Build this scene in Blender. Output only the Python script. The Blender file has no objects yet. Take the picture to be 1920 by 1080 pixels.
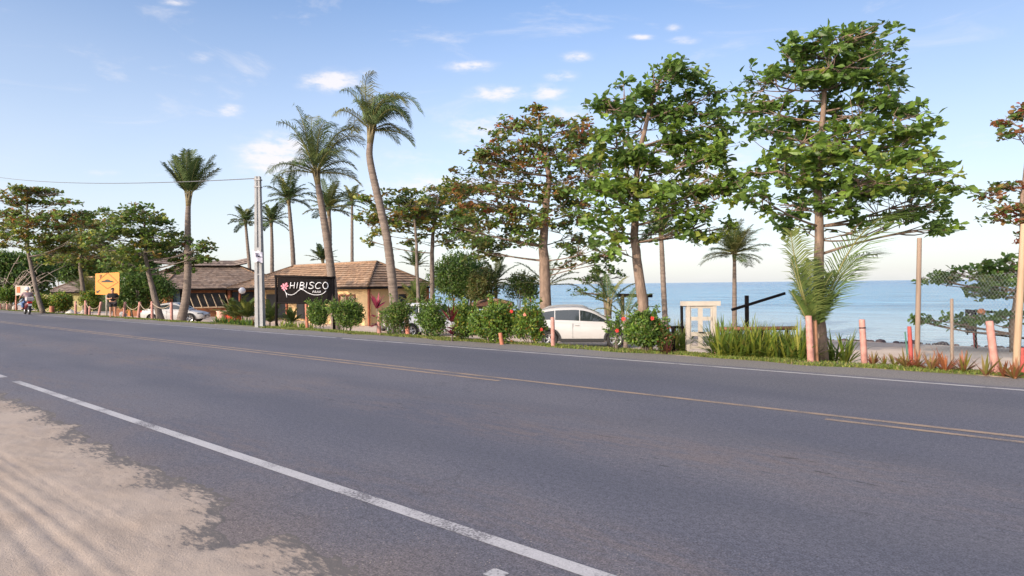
import bpy, math, random
import numpy as np
from mathutils import Vector, Matrix
R = math.radians
random.seed(7); rng = np.random.default_rng(7)
scene = bpy.context.scene
COL = scene.collection
# ------------------------------------------------------------------ camera
F, HC = 1200.0, 1.6
cam_d = bpy.data.cameras.new("camera"); cam = bpy.data.objects.new("camera", cam_d); COL.objects.link(cam)
cam_d.sensor_width = 36.0; cam_d.lens = 36.0*F/1920; cam_d.clip_start = .05; cam_d.clip_end = 40000
CR = Matrix.Rotation(R(90-.31), 3, 'X') @ Matrix.Rotation(-.0115, 3, 'Z')
cam.matrix_world = Matrix.Translation((0, 0, HC)) @ CR.to_4x4()
scene.camera = cam
# ------------------------------------------------------------------ world, sun, exposure
SUN_EL, SUN_H = R(17), Vector((-.70, -.71))           # direction towards the sun: low, behind the viewer
SUN_ROT = math.atan2(SUN_H.x, SUN_H.y)
world = bpy.data.worlds.new("World"); scene.world = world; world.use_nodes = True
nt = world.node_tree; N, L = nt.nodes, nt.links
bg = N["Background"]; bg.inputs[1].default_value = .15
def wn(t, **k):
    n = N.new(t)
    for a, b in k.items(): setattr(n, a, b)
    return n
sky = wn('ShaderNodeTexSky', sky_type='NISHITA', sun_disc=False, sun_elevation=SUN_EL, sun_rotation=SUN_ROT,
         air_density=1.0, dust_density=.9, ozone_density=1.6)
geo = wn('ShaderNodeTexCoord')
sep = wn('ShaderNodeSeparateXYZ'); L.new(geo.outputs['Generated'], sep.inputs[0])
def wm(op, a, b=None, c=None):
    n = wn('ShaderNodeMath', operation=op)
    for i, v in enumerate((a, b, c)):
        if v is None: continue
        if isinstance(v, (int, float)): n.inputs[i].default_value = v
        else: L.new(v, n.inputs[i])
    return n.outputs[0]
def cdir(px, py):
    v = CR @ Vector(((px-960)/F, -(py-540)/F, -1)); return v.x/v.y, v.z/v.y
yy = wm('MAXIMUM', sep.outputs[1], .05)
uu, vv = wm('DIVIDE', sep.outputs[0], yy), wm('DIVIDE', sep.outputs[2], yy)
cn = wn('ShaderNodeTexNoise'); cn.inputs['Scale'].default_value = 48; cn.inputs['Detail'].default_value = 7; cn.inputs['Roughness'].default_value = .6
mp = wn('ShaderNodeMapping'); mp.inputs['Scale'].default_value = (.7, .7, 1.9); L.new(geo.outputs['Generated'], mp.inputs[0]); L.new(mp.outputs[0], cn.inputs['Vector'])
CLOUDS = [(622,152,48,17,1.0),(520,292,62,36,1.0),(482,288,40,14,.7),(430,206,24,12,.7),(882,124,42,9,.8),(935,176,50,14,.85),(1027,174,30,13,.9),
          (1052,143,28,9,.7),(1082,107,26,9,.7),(1200,70,26,6,.6),(1282,76,26,7,.6),(1262,52,16,7,.5),(380,106,24,12,.4),(1290,310,130,60,.6),
          (900,240,70,32,.5),(820,345,120,20,.6),(760,300,90,30,.3),(1420,170,60,18,.3),(190,325,40,8,.35),(330,4,30,7,.6),(1060,215,60,22,.45),(690,135,20,8,.4),(430,170,30,40,.25),(1420,260,60,50,.35)]
tot = None
for (px, py, rx, ry, st) in CLOUDS:
    u0, v0 = cdir(px, py)
    a = wm('MULTIPLY', wm('SUBTRACT', uu, u0), F/rx); b = wm('MULTIPLY', wm('SUBTRACT', vv, v0), F/ry)
    g = wm('MULTIPLY', wm('EXPONENT', wm('MULTIPLY', wm('MULTIPLY_ADD', a, a, wm('MULTIPLY', b, b)), -.8)), st)
    tot = g if tot is None else wm('MAXIMUM', tot, g)
cl = wn('ShaderNodeMapRange', interpolation_type='SMOOTHSTEP')
L.new(wm('MULTIPLY', tot, wm('MULTIPLY_ADD', cn.outputs[0], 3.2, -.75)), cl.inputs[0])
cl.inputs[1].default_value = .06; cl.inputs[2].default_value = .9
ci = wn('ShaderNodeTexNoise'); ci.inputs['Scale'].default_value = 7; ci.inputs['Detail'].default_value = 8; ci.inputs['Roughness'].default_value = .62; ci.inputs['Distortion'].default_value = .6
mp2 = wn('ShaderNodeMapping'); mp2.inputs['Scale'].default_value = (.8, .8, 2.6); L.new(geo.outputs['Generated'], mp2.inputs[0]); L.new(mp2.outputs[0], ci.inputs['Vector'])
cr = wn('ShaderNodeMapRange', interpolation_type='SMOOTHSTEP'); L.new(ci.outputs[0], cr.inputs[0]); cr.inputs[1].default_value = .53; cr.inputs[2].default_value = .78; cr.inputs[4].default_value = .42
cmask = wm('MAXIMUM', wm('MULTIPLY', cl.outputs[0], .85), cr.outputs[0])
# thin high veil, whiter low down
veil = wn('ShaderNodeMapRange'); L.new(sep.outputs[2], veil.inputs[0])
veil.inputs[1].default_value = .0; veil.inputs[2].default_value = .42; veil.inputs[3].default_value = .66; veil.inputs[4].default_value = .0
vn = wn('ShaderNodeTexNoise'); vn.inputs['Scale'].default_value = 3; vn.inputs['Detail'].default_value = 5; L.new(mp.outputs[0], vn.inputs['Vector'])
vmask = wm('MULTIPLY', veil.outputs[0], wm('MULTIPLY_ADD', vn.outputs[0], .6, .7))
hs = wn('ShaderNodeHueSaturation'); hs.inputs['Saturation'].default_value = 1.0; hs.inputs['Value'].default_value = 1.0; L.new(sky.outputs[0], hs.inputs['Color'])
m1 = wn('ShaderNodeMix', data_type='RGBA'); mt_ = wn('ShaderNodeMix', data_type='RGBA', blend_type='MULTIPLY'); mt_.inputs[0].default_value = 1; L.new(hs.outputs[0], mt_.inputs[6]); mt_.inputs[7].default_value = (.93, .955, 1.09, 1)
lat = wn('ShaderNodeMapRange', interpolation_type='SMOOTHSTEP'); L.new(sep.outputs[0], lat.inputs[0]); lat.inputs[1].default_value = -.1; lat.inputs[2].default_value = .65; lat.inputs[3].default_value = 1; lat.inputs[4].default_value = .74
vs_ = wn('ShaderNodeVectorMath', operation='SCALE'); L.new(mt_.outputs[2], vs_.inputs[0]); L.new(lat.outputs[0], vs_.inputs[3])
L.new(vmask, m1.inputs[0]); L.new(vs_.outputs[0], m1.inputs[6]); m1.inputs[7].default_value = (4.15, 4.2, 4.4, 1)
m2 = wn('ShaderNodeMix', data_type='RGBA'); L.new(cmask, m2.inputs[0]); L.new(m1.outputs[2], m2.inputs[6]); m2.inputs[7].default_value = (4.4, 4.2, 4.25, 1)
# warm glow added around the sun, unseen behind the viewer, as soft frontal fill
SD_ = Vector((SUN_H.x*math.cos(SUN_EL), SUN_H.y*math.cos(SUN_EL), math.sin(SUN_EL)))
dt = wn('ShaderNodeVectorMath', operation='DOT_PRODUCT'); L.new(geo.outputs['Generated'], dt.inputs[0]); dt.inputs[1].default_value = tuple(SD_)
fill_glow = wm('POWER', wm('MAXIMUM', dt.outputs['Value'], 0.0), 2.2)
gs_ = wn('ShaderNodeVectorMath', operation='SCALE'); gs_.inputs[0].default_value = (11.5, 10.6, 9.6); L.new(fill_glow, gs_.inputs[3])
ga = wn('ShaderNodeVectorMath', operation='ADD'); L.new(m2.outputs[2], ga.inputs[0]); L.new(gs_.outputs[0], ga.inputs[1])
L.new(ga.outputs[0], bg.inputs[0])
sd = bpy.data.lights.new("sun", 'SUN'); sd.energy = 3.3; sd.angle = R(.5); sd.color = (1, .84, .66)
sun = bpy.data.objects.new("sun", sd); COL.objects.link(sun)
sun.rotation_euler = Vector((SUN_H.x*math.cos(SUN_EL), SUN_H.y*math.cos(SUN_EL), math.sin(SUN_EL))).to_track_quat('Z', 'Y').to_euler()
scene.view_settings.view_transform = 'Standard'; scene.view_settings.look = 'None'
scene.view_settings.exposure = 0.66; scene.view_settings.gamma = 1; scene.view_settings.use_curve_mapping = False
# ------------------------------------------------------------------ place helpers
TH = math.atan(1425/F); CT, ST = math.cos(TH), math.sin(TH)    # the road runs at this angle off the view axis
UDIR, NDIR = Vector((-ST, CT, 0)), Vector((CT, ST, 0))
ROADROT = math.atan2(CT, -ST)                                   # object x = along the road, y = -d
PROF = [(-4000,0),(13.6,0),(14.7,-.12),(21.5,-.92),(24,-1.0),(27,-1.08),(32,-1.2),(44,-2.15),(60,-3.2),(4000,-6)]
def prof(d): return float(np.interp(d, [p[0] for p in PROF], [p[1] for p in PROF]))
def sof(px, d):                                                # s where column px crosses the line at distance d
    k = (px-960)/F; A = np.array([[UDIR.x, -k], [UDIR.y, -1]]); b = -np.array([NDIR.x*d, NDIR.y*d]); return float(np.linalg.solve(A, b)[0])
DIP = (sof(560, 14), sof(470, 14), sof(335, 21), sof(270, 21))   # the driveway dips below the road here
def dip(s, d):
    w = min(max((s-DIP[0])/(DIP[1]-DIP[0]), 0), 1)*min(max((DIP[3]-s)/(DIP[3]-DIP[2]), 0), 1)
    return .15*w*min(max((d-12.95)/6.5, 0), 1)*min(max((30-d)/5, 0), 1)
def gz(x, y): d = x*CT + y*ST; return prof(d) - dip(-x*ST + y*CT, d)
def ray(px, py): return CR @ Vector(((px-960)/F, -(py-540)/F, -1))
def U(px, py, Z): return Vector((0, 0, HC)) + ray(px, py)*Z
def G(px, py):
    r = ray(px, py); t = 2.0
    while t < 400:
        p = Vector((0, 0, HC)) + r*t
        if p.z <= gz(p.x, p.y): return p
        t += .02 + t*.0006
    return p
def depth(p): return -(CR.transposed() @ (p - Vector((0, 0, HC)))).z
def SD(s, d, z=0.0): p = UDIR*s + NDIR*d; return Vector((p.x, p.y, z))
def toSD(p): return p.x*UDIR.x + p.y*UDIR.y, p.x*CT + p.y*ST
def zd(px, d): return d/((px-960)/F*CT + ST)                      # depth at which column px meets the line at distance d
def onground(px, Z):                                            # point on the ground in column px at depth Z
    p = U(px, 540, Z); return Vector((p.x, p.y, gz(p.x, p.y)))
# ------------------------------------------------------------------ object helpers
ORG = {}
def tag(o, label=None, cat=None, group=None, kind=None):
    if label: o['label'] = label
    if cat: o['category'] = cat
    if group: o['group'] = group
    if kind: o['kind'] = kind
    return o
def thing(name, label, cat, loc=(0, 0, 0), group=None):
    o = bpy.data.objects.new(name, None); COL.objects.link(o); o.location = loc; o.empty_display_size = .1
    ORG[o.name] = Vector(loc); return tag(o, label, cat, group)
def mk(name, V, Fs, mat, parent=None, tint=None, smooth=False, loc=None):
    """one mesh object from world-space vertices; origin = its thing's base"""
    me = bpy.data.meshes.new(name)
    o = bpy.data.objects.new(name, me); COL.objects.link(o)
    org = ORG[parent.name] if parent else (Vector(loc) if loc is not None else Vector((0, 0, 0)))
    V = np.asarray(V, dtype=float).reshape(-1, 3) - np.array(org)
    me.from_pydata(V.tolist(), [], Fs.tolist() if hasattr(Fs, 'tolist') else Fs)
    if mat: me.materials.append(mat)
    if tint is not None:
        at = me.attributes.new('tint', 'FLOAT_COLOR', 'FACE')
        t = np.ones((len(me.polygons), 4)); t[:, :3] = tint; at.data.foreach_set('color', t.ravel())
    if smooth: me.polygons.foreach_set('use_smooth', [True]*len(me.polygons))
    me.update()
    ORG[o.name] = org
    if parent: o.parent = parent
    else: o.location = org
    return o
class MB:
    def __init__(s): s.v, s.f, s.t = [], [], []
    def add(s, vs, fs, col=(1, 1, 1)):
        b = len(s.v); s.v += [tuple(v) for v in vs]; s.f += [tuple(i+b for i in f) for f in fs]; s.t += [col]*len(fs); return s
    def box(s, c, size, rot=None, col=(1, 1, 1), bev=0):
        hx, hy, hz = size[0]/2, size[1]/2, size[2]/2
        M3 = rot if rot is not None else Matrix.Identity(3); c = Vector(c)
        if bev:
            vs, fs = [], []
            b = min(bev, hx*.9, hy*.9, hz*.9)
            for z, e in ((-hz, b), (-hz+b, 0), (hz-b, 0), (hz, b)):
                for x, y in ((-hx+e+b, -hy+e), (hx-e-b, -hy+e), (hx-e, -hy+e+b), (hx-e, hy-e-b), (hx-e-b, hy-e), (-hx+e+b, hy-e), (-hx+e, hy-e-b), (-hx+e, -hy+e+b)):
                    vs.append(c + M3 @ Vector((x, y, z)))
            for k in range(3):
                for i in range(8): fs.append((k*8+i, k*8+(i+1) % 8, (k+1)*8+(i+1) % 8, (k+1)*8+i))
            fs.append(tuple(range(7, -1, -1))); fs.append(tuple(range(24, 32)))
            return s.add(vs, fs, col)
        vs = [c + M3 @ Vector((x*hx, y*hy, z*hz)) for x in (-1, 1) for y in (-1, 1) for z in (-1, 1)]
        return s.add(vs, [(0,1,3,2),(4,6,7,5),(0,4,5,1),(2,3,7,6),(0,2,6,4),(1,5,7,3)], col)
    def tube(s, pts, rad, n=8, col=(1, 1, 1), caps=True):
        pts = [Vector(p) for p in pts]; m = len(pts)
        if not hasattr(rad, '__len__'): rad = [rad]*m
        ref = None; vs = []
        for i in range(m):
            t = (pts[min(i+1, m-1)] - pts[max(i-1, 0)])
            if t.length < 1e-9: t = Vector((0, 0, 1))
            t.normalize()
            if ref is None:
                ref = t.cross(Vector((0, 1, 0)) if abs(t.y) < .9 else Vector((1, 0, 0)))
            ref = (ref - t*ref.dot(t)); ref.normalize(); b = t.cross(ref)
            for k in range(n):
                a = 2*math.pi*k/n; vs.append(pts[i] + (ref*math.cos(a) + b*math.sin(a))*rad[i])
        fs = [(i*n+k, i*n+(k+1) % n, (i+1)*n+(k+1) % n, (i+1)*n+k) for i in range(m-1) for k in range(n)]
        if caps: fs += [tuple(range(n-1, -1, -1)), tuple(range((m-1)*n, m*n))]
        return s.add(vs, fs, col)
    def ball(s, c, r, n=8, m=5, col=(1, 1, 1), rot=None):
        if not hasattr(r, '__len__'): r = (r, r, r)
        c = Vector(c); M3 = rot or Matrix.Identity(3); vs = [c + M3 @ Vector((0, 0, -r[2]))]
        for j in range(1, m):
            a = -math.pi/2 + math.pi*j/m
            for k in range(n):
                b = 2*math.pi*k/n; vs.append(c + M3 @ Vector((r[0]*math.cos(a)*math.cos(b), r[1]*math.cos(a)*math.sin(b), r[2]*math.sin(a))))
        vs.append(c + M3 @ Vector((0, 0, r[2]))); e = len(vs)-1
        fs = [(0, 1+(k+1) % n, 1+k) for k in range(n)]
        for j in range(m-2): fs += [(1+j*n+k, 1+j*n+(k+1) % n, 1+(j+1)*n+(k+1) % n, 1+(j+1)*n+k) for k in range(n)]
        fs += [(1+(m-2)*n+k, 1+(m-2)*n+(k+1) % n, e) for k in range(n)]
        return s.add(vs, fs, col)
    def lathe(s, prof_, c, axis, n=20, col=(1, 1, 1)):            # prof_: (radius, offset along axis) closed ring
        axis = Vector(axis).normalized(); a = axis.cross(Vector((0, 0, 1)) if abs(axis.z) < .9 else Vector((1, 0, 0))).normalized(); b = axis.cross(a)
        c = Vector(c); m = len(prof_); vs = []
        for k in range(n):
            t = 2*math.pi*k/n; e = a*math.cos(t) + b*math.sin(t)
            vs += [c + e*r + axis*o for r, o in prof_]
        fs = [(k*m+i, k*m+(i+1) % m, ((k+1) % n)*m+(i+1) % m, ((k+1) % n)*m+i) for k in range(n) for i in range(m)]
        return s.add(vs, fs, col)
    def build(s, name, mat, parent=None, smooth=False, tint=False, loc=None):
        return mk(name, s.v, s.f, mat, parent, s.t if tint else None, smooth, loc)
def copy_tree(o, loc):
    c = o.copy(); COL.objects.link(c); c.location = loc; ORG[c.name] = Vector(loc)
    for ch in o.children:
        k = ch.copy(); COL.objects.link(k); k.parent = c
        for g in ch.children:
            q = g.copy(); COL.objects.link(q); q.parent = k
    return c
def rotz(a): return Matrix.Rotation(a, 3, 'Z')
# ------------------------------------------------------------------ materials
MATS = {}
def M(name, col=(.5, .5, .5), rough=.7, var=.15, scale=6, bump=0, bscale=40, metal=0, tint=False, transl=0, spec=.5, stretch=None, coat=0):
    if name in MATS: return MATS[name]
    m = bpy.data.materials.new(name); m.use_nodes = True; MATS[name] = m
    t = m.node_tree; n = t.nodes; l = t.links; p = n['Principled BSDF']
    p.inputs['Roughness'].default_value = rough; p.inputs['Metallic'].default_value = metal; p.inputs['Specular IOR Level'].default_value = spec
    if coat: p.inputs['Coat Weight'].default_value = coat; p.inputs['Coat Roughness'].default_value = .05
    tc = n.new('ShaderNodeTexCoord'); src = tc.outputs['Object']
    if stretch:
        mpn = n.new('ShaderNodeMapping'); mpn.inputs['Scale'].default_value = stretch; l.new(src, mpn.inputs[0]); src = mpn.outputs[0]
    nz = n.new('ShaderNodeTexNoise'); nz.inputs['Scale'].default_value = scale; nz.inputs['Detail'].default_value = 6; l.new(src, nz.inputs['Vector'])
    mr = n.new('ShaderNodeMapRange'); l.new(nz.outputs[0], mr.inputs[0]); mr.inputs[1].default_value = .3; mr.inputs[2].default_value = .7
    mr.inputs[3].default_value = 1-var; mr.inputs[4].default_value = 1+var
    mx = n.new('ShaderNodeMix'); mx.data_type = 'RGBA'; mx.blend_type = 'MULTIPLY'; mx.inputs[0].default_value = 1
    mx.inputs[6].default_value = (*col, 1); l.new(mr.outputs[0], mx.inputs[7])
    if tint:
        at = n.new('ShaderNodeAttribute'); at.attribute_name = 'tint'
        l.new(at.outputs['Color'], mx.inputs[6])
    l.new(mx.outputs[2], p.inputs['Base Color'])
    if bump:
        bz = n.new('ShaderNodeTexNoise'); bz.inputs['Scale'].default_value = bscale; bz.inputs['Detail'].default_value = 4; l.new(src, bz.inputs['Vector'])
        bp = n.new('ShaderNodeBump'); bp.inputs['Strength'].default_value = bump; bp.inputs['Distance'].default_value = .03
        l.new(bz.outputs[0], bp.inputs['Height']); l.new(bp.outputs[0], p.inputs['Normal'])
    if transl:
        tr = n.new('ShaderNodeBsdfTranslucent'); l.new(mx.outputs[2], tr.inputs[0]); ms = n.new('ShaderNodeMixShader'); ms.inputs[0].default_value = transl
        l.new(p.outputs[0], ms.inputs[1]); l.new(tr.outputs[0], ms.inputs[2]); l.new(ms.outputs[0], n['Material Output'].inputs[0])
    return m
LEAF = M('leaf', rough=.42, tint=True, transl=.5, var=.2, scale=3)
LEAFM = M('matte_leaf', spec=.25, rough=.6, tint=True, transl=.2, var=.2, scale=3)
BARK = M('bark', (.19,.132,.098), .9, .35, 9, .8, 30, stretch=(1,1,.35))
BARKG = M('grey_bark', (.15,.12,.10), .9, .35, 9, .8, 30, stretch=(1,1,.35))
PALMB = M('palm_bark', (.165,.128,.105), .9, .3, 5, .9, 14, stretch=(.4,.4,3))
TILE = M('roof_tile', rough=.85, tint=True, var=.25, scale=4, bump=.4, bscale=25)
PINK = M('pink_paint', (.40,.195,.16), .75, .28, 7, .3, 40)
REDP = M('red_paint', (.34,.06,.05), .75, .2, 7, .3, 40)
ORAP = M('orange_paint', (.36,.13,.075), .7, .15, 7)
STAKE = M('weathered_stake', (.25,.18,.135), .85, .3, 6, .5, 30, stretch=(1,1,.15))
ROPE = M('rope', (.36,.29,.21), .9, .1, 20)
DARKW = M('dark_wood', (.008,.006,.006), .8, .3, 6, .3, 30, stretch=(1,1,.3), spec=.15)
CONC = M('concrete', (.30,.30,.30), .85, .12, 4, .3, 40)
WHITEP = M('white_paint', (.42,.37,.315), .6, .12, 5, .15, 30)
CARW = M('car_paint', (.42,.41,.40), .35, .03, 2, coat=.6)
GLASS = M('car_glass', (.018,.024,.026), .06, .1, 2, spec=.8)
BLACK = M('black_plastic', (.015,.015,.016), .55, .1, 5)
RUBBER = M('rubber', (.02,.019,.019), .85, .15, 8)
RIM = M('alloy', (.55,.55,.56), .3, .05, 5, metal=.8)
SKIN = M('skin', (.42,.22,.14), .55, .06, 6)
# ------------------------------------------------------------------ node-built ground materials
def gmat(name, rough=.9):
    m = bpy.data.materials.new(name); m.use_nodes = True; t = m.node_tree; p = t.nodes['Principled BSDF']; p.inputs['Roughness'].default_value = rough
    tc = t.nodes.new('ShaderNodeTexCoord')
    class H: pass
    h = H(); h.m, h.t, h.p, h.obj = m, t, p, tc.outputs['Object']
    def node(ty, **k):
        q = t.nodes.new(ty)
        for a, b in k.items(): setattr(q, a, b)
        return q
    def put(sock, v):
        if hasattr(v, 'default_value') or hasattr(v, 'links'): t.links.new(v, sock)
        else: sock.default_value = v
    def math_(op, a, b=0.0, c=None):
        q = node('ShaderNodeMath', operation=op); put(q.inputs[0], a); put(q.inputs[1], b)
        if c is not None: put(q.inputs[2], c)
        return q.outputs[0]
    def noise(scale, detail=5, rough_=.5, stretch=None):
        q = node('ShaderNodeTexNoise'); q.inputs['Scale'].default_value = scale; q.inputs['Detail'].default_value = detail; q.inputs['Roughness'].default_value = rough_
        if stretch:
            mpp = node('ShaderNodeMapping'); mpp.inputs['Scale'].default_value = stretch; t.links.new(h.obj, mpp.inputs[0]); t.links.new(mpp.outputs[0], q.inputs['Vector'])
        else: t.links.new(h.obj, q.inputs['Vector'])
        return q.outputs[0]
    def vor(scale, stretch=None, feature='F1'):
        q = node('ShaderNodeTexVoronoi', feature=feature); q.inputs['Scale'].default_value = scale
        if stretch:
            mpp = node('ShaderNodeMapping'); mpp.inputs['Scale'].default_value = stretch; t.links.new(h.obj, mpp.inputs[0]); t.links.new(mpp.outputs[0], q.inputs['Vector'])
        else: t.links.new(h.obj, q.inputs['Vector'])
        return q
    def step(v, a, b, lo=0.0, hi=1.0):
        q = node('ShaderNodeMapRange', interpolation_type='SMOOTHSTEP'); put(q.inputs[0], v)
        q.inputs[1].default_value = a; q.inputs[2].default_value = b; q.inputs[3].default_value = lo; q.inputs[4].default_value = hi; return q.outputs[0]
    def mix(f, a, b, mode='MIX'):
        q = node('ShaderNodeMix', data_type='RGBA', blend_type=mode); put(q.inputs[0], f)
        put(q.inputs[6], (*a, 1) if isinstance(a, tuple) else a); put(q.inputs[7], (*b, 1) if isinstance(b, tuple) else b); return q.outputs[2]
    def bump(hgt, strength, dist=.02):
        q = node('ShaderNodeBump'); q.inputs['Strength'].default_value = strength; q.inputs['Distance'].default_value = dist
        put(q.inputs['Height'], hgt); t.links.new(q.outputs[0], p.inputs['Normal'])
    h.node, h.put, h.math, h.noise, h.vor, h.step, h.mix, h.bump = node, put, math_, noise, vor, step, mix, bump
    sp = node('ShaderNodeSeparateXYZ'); t.links.new(h.obj, sp.inputs[0]); h.s = sp.outputs[0]; h.d = math_('MULTIPLY', sp.outputs[1], -1.0)
    return h
def base(h, c): h.t.links.new(c, h.p.inputs['Base Color'])
# asphalt
h = gmat('asphalt', .82)
c = h.mix(h.step(h.noise(.35, 4, .6, (.35, 1, 1)), .35, .65), (.089,.092,.120), (.122,.119,.140))
wob = h.math('MULTIPLY_ADD', h.noise(.5, 3), 1.6, h.math('SUBTRACT', h.d, .8))
def band(c0, w): return h.math('SUBTRACT', 1.0, h.step(h.math('ABSOLUTE', h.math('SUBTRACT', wob, c0)), 0.0, w))
brown = h.math('MULTIPLY', h.math('MAXIMUM', band(5.7, 1.05), h.math('MULTIPLY', band(3.25, .8), .8)), h.step(h.noise(1.3, 5, .6, (.3, 1, 1)), .3, .62))
brown = h.math('MULTIPLY', brown, h.step(h.noise(6, 5, .7, (.3, 1.2, 1)), .36, .6))
c = h.mix(h.math('MULTIPLY', brown, .62), c, (.165,.130,.122))
c = h.mix(h.math('MULTIPLY', band(10.2, 1.4), .35), c, (.075,.078,.095))
sh = h.math('MULTIPLY_ADD', h.noise(2.5, 4), .35, h.math('SUBTRACT', h.d, .17))
c = h.mix(h.step(sh, 11.85, 12.1, 0, .75), c, (.21,.19,.17))
c = h.mix(h.step(h.math('MULTIPLY_ADD', h.noise(1.6, 5), .8, h.d), 3.3, 2.4, 0, .55), c, (.17,.13,.11))
mid = h.noise(22, 4, .75); c = h.mix(.75, c, h.mix(h.step(mid, .36, .64), (.74,.74,.75), (1.26,1.25,1.24)), 'MULTIPLY')
fine = h.noise(75, 3, .8); c = h.mix(.8, c, h.mix(h.step(fine, .3, .7), (.35,.35,.36), (1.7,1.66,1.62)), 'MULTIPLY')
streak = h.step(h.noise(6, 3, .6, (.4, 2.2, 1)), .62, .69)
fleckband = h.math('MAXIMUM', band(5.6, 1.3), .18)
c = h.mix(h.math('MULTIPLY', streak, h.math('MULTIPLY', h.step(h.noise(.8, 3), .36, .54), h.math('MULTIPLY', fleckband, .95))), c, (.028,.026,.03))
ck = h.node('ShaderNodeTexVoronoi', feature='DISTANCE_TO_EDGE'); ck.inputs['Scale'].default_value = .55
cw = h.node('ShaderNodeVectorMath', operation='ADD'); nn_ = h.node('ShaderNodeTexNoise'); nn_.inputs['Scale'].default_value = 1.7; nn_.inputs['Detail'].default_value = 6; h.t.links.new(h.obj, nn_.inputs['Vector']); h.t.links.new(h.obj, cw.inputs[0]); h.t.links.new(nn_.outputs['Color'], cw.inputs[1]); h.t.links.new(cw.outputs[0], ck.inputs['Vector'])
crack = h.math('MULTIPLY', h.step(ck.outputs['Distance'], .011, .003), h.step(h.noise(.33, 3), .50, .60))
c = h.mix(h.math('MULTIPLY', crack, .22), c, (.035,.033,.036))
track = h.math('MAXIMUM', h.math('MAXIMUM', band(4.55, .55), band(6.5, .55)), h.math('MAXIMUM', band(9.3, .5), band(10.9, .5)))
c = h.mix(h.math('MULTIPLY', track, .22), c, (.070,.072,.090))
v = h.vor(38); spk = h.math('MULTIPLY', h.step(v.outputs['Distance'], .20, .10), h.step(h.noise(5, 3), .47, .62))
nearsand = h.step(h.d, 4.6, 2.4, .15, 1.0)
c = h.mix(h.math('MULTIPLY', h.math('MULTIPLY', spk, nearsand), .9), c, (.45,.38,.31))
dust = h.math('MULTIPLY', h.step(h.noise(55, 5, .8, (.7, 1, 1)), .54, .66), h.step(h.math('MULTIPLY_ADD', h.noise(1.5, 5, .7), 1.6, h.d), 3.7, 2.9))
c = h.mix(h.math('MULTIPLY', dust, .75), c, (.40,.33,.27))
base(h, c); h.bump(h.math('ADD', h.noise(140, 3, .7), h.math('MULTIPLY', h.noise(9, 4), .6)), .6, .008)
ASPHALT = h.m
# painted lines
def paint(name, col, under, lo, hi):
    h = gmat(name, .75)
    w = h.math('ADD', h.math('MULTIPLY', h.noise(60, 4, .75), .6), h.math('MULTIPLY', h.noise(2.2, 4), .4))
    c = h.mix(h.step(w, lo, hi), col, under); c = h.mix(.6, c, h.mix(h.step(h.noise(120, 3), .3, .7), (.75,.75,.75), (1.2,1.2,1.2)), 'MULTIPLY')
    base(h, c); h.bump(h.noise(140, 3, .7), .4, .006); return h.m
LINEW = paint('road_paint_white', (.47,.44,.43), (.14,.13,.13), .50, .62)
LINEF = paint('worn_white_paint', (.46,.44,.44), (.13,.12,.13), .485, .60)
LINEY = paint('road_paint_yellow', (.34,.24,.165), (.115,.11,.12), .46, .62)
# sand shoulder
h = gmat('sand', .95); zc_ = h.node('ShaderNodeSeparateXYZ'); h.t.links.new(h.obj, zc_.inputs[0]); zc_ = zc_.outputs[2]
c = h.mix(h.step(h.noise(1.1, 5, .6), .3, .7), (.355,.275,.215), (.42,.335,.27))
c = h.mix(h.step(h.noise(4, 6, .65, (.35, 1.4, 1)), .52, .7, 0, .6), c, (.33,.27,.235))
c = h.mix(.55, c, h.mix(h.step(h.noise(150, 2, .7), .25, .75), (.7,.7,.7), (1.25,1.25,1.25)), 'MULTIPLY')
v = h.vor(26); c = h.mix(h.math('MULTIPLY', h.step(v.outputs['Distance'], .12, .07), h.step(h.noise(3, 2), .56, .66)), c, (.10,.08,.06))
thin = h.math('ADD', h.math('MULTIPLY', zc_, 75.0), h.math('MULTIPLY_ADD', h.noise(22, 8, .75, (.45, 1.2, 1)), 2.6, -1.3))
c = h.mix(h.step(thin, .62, .12), c, (.128,.112,.105))
base(h, c); h.bump(h.math('ADD', h.noise(70, 4, .7), h.math('MULTIPLY', h.noise(14, 5), .6)), .5, .009)
SAND = h.m
# ground sheet
h = gmat('ground', .95)
dw = h.math('ADD', h.d, h.math('MULTIPLY_ADD', h.noise(.9, 5), 1.4, -.7))
c = h.mix(h.step(h.noise(.7, 5), .3, .7), (.55,.42,.32), (.62,.49,.38))
grassy = h.math('MULTIPLY', h.step(dw, 12.85, 13.1), h.step(dw, 14.7, 14.1))
c = h.mix(h.math('MULTIPLY', grassy, .85), c, (.085,.095,.025))
c = h.mix(h.step(dw, 27, 31), c, h.mix(h.step(h.noise(.5, 5), .3, .7), (.33,.26,.21), (.40,.32,.26)))
c = h.mix(h.step(dw, 40.5, 42.5), c, (.17,.13,.11))
c = h.mix(.5, c, h.mix(h.step(h.noise(60, 3, .7), .3, .7), (.65,.65,.65), (1.3,1.3,1.3)), 'MULTIPLY')
base(h, c); h.bump(h.noise(18, 6, .7), .6, .03)
GROUND = h.m
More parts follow.
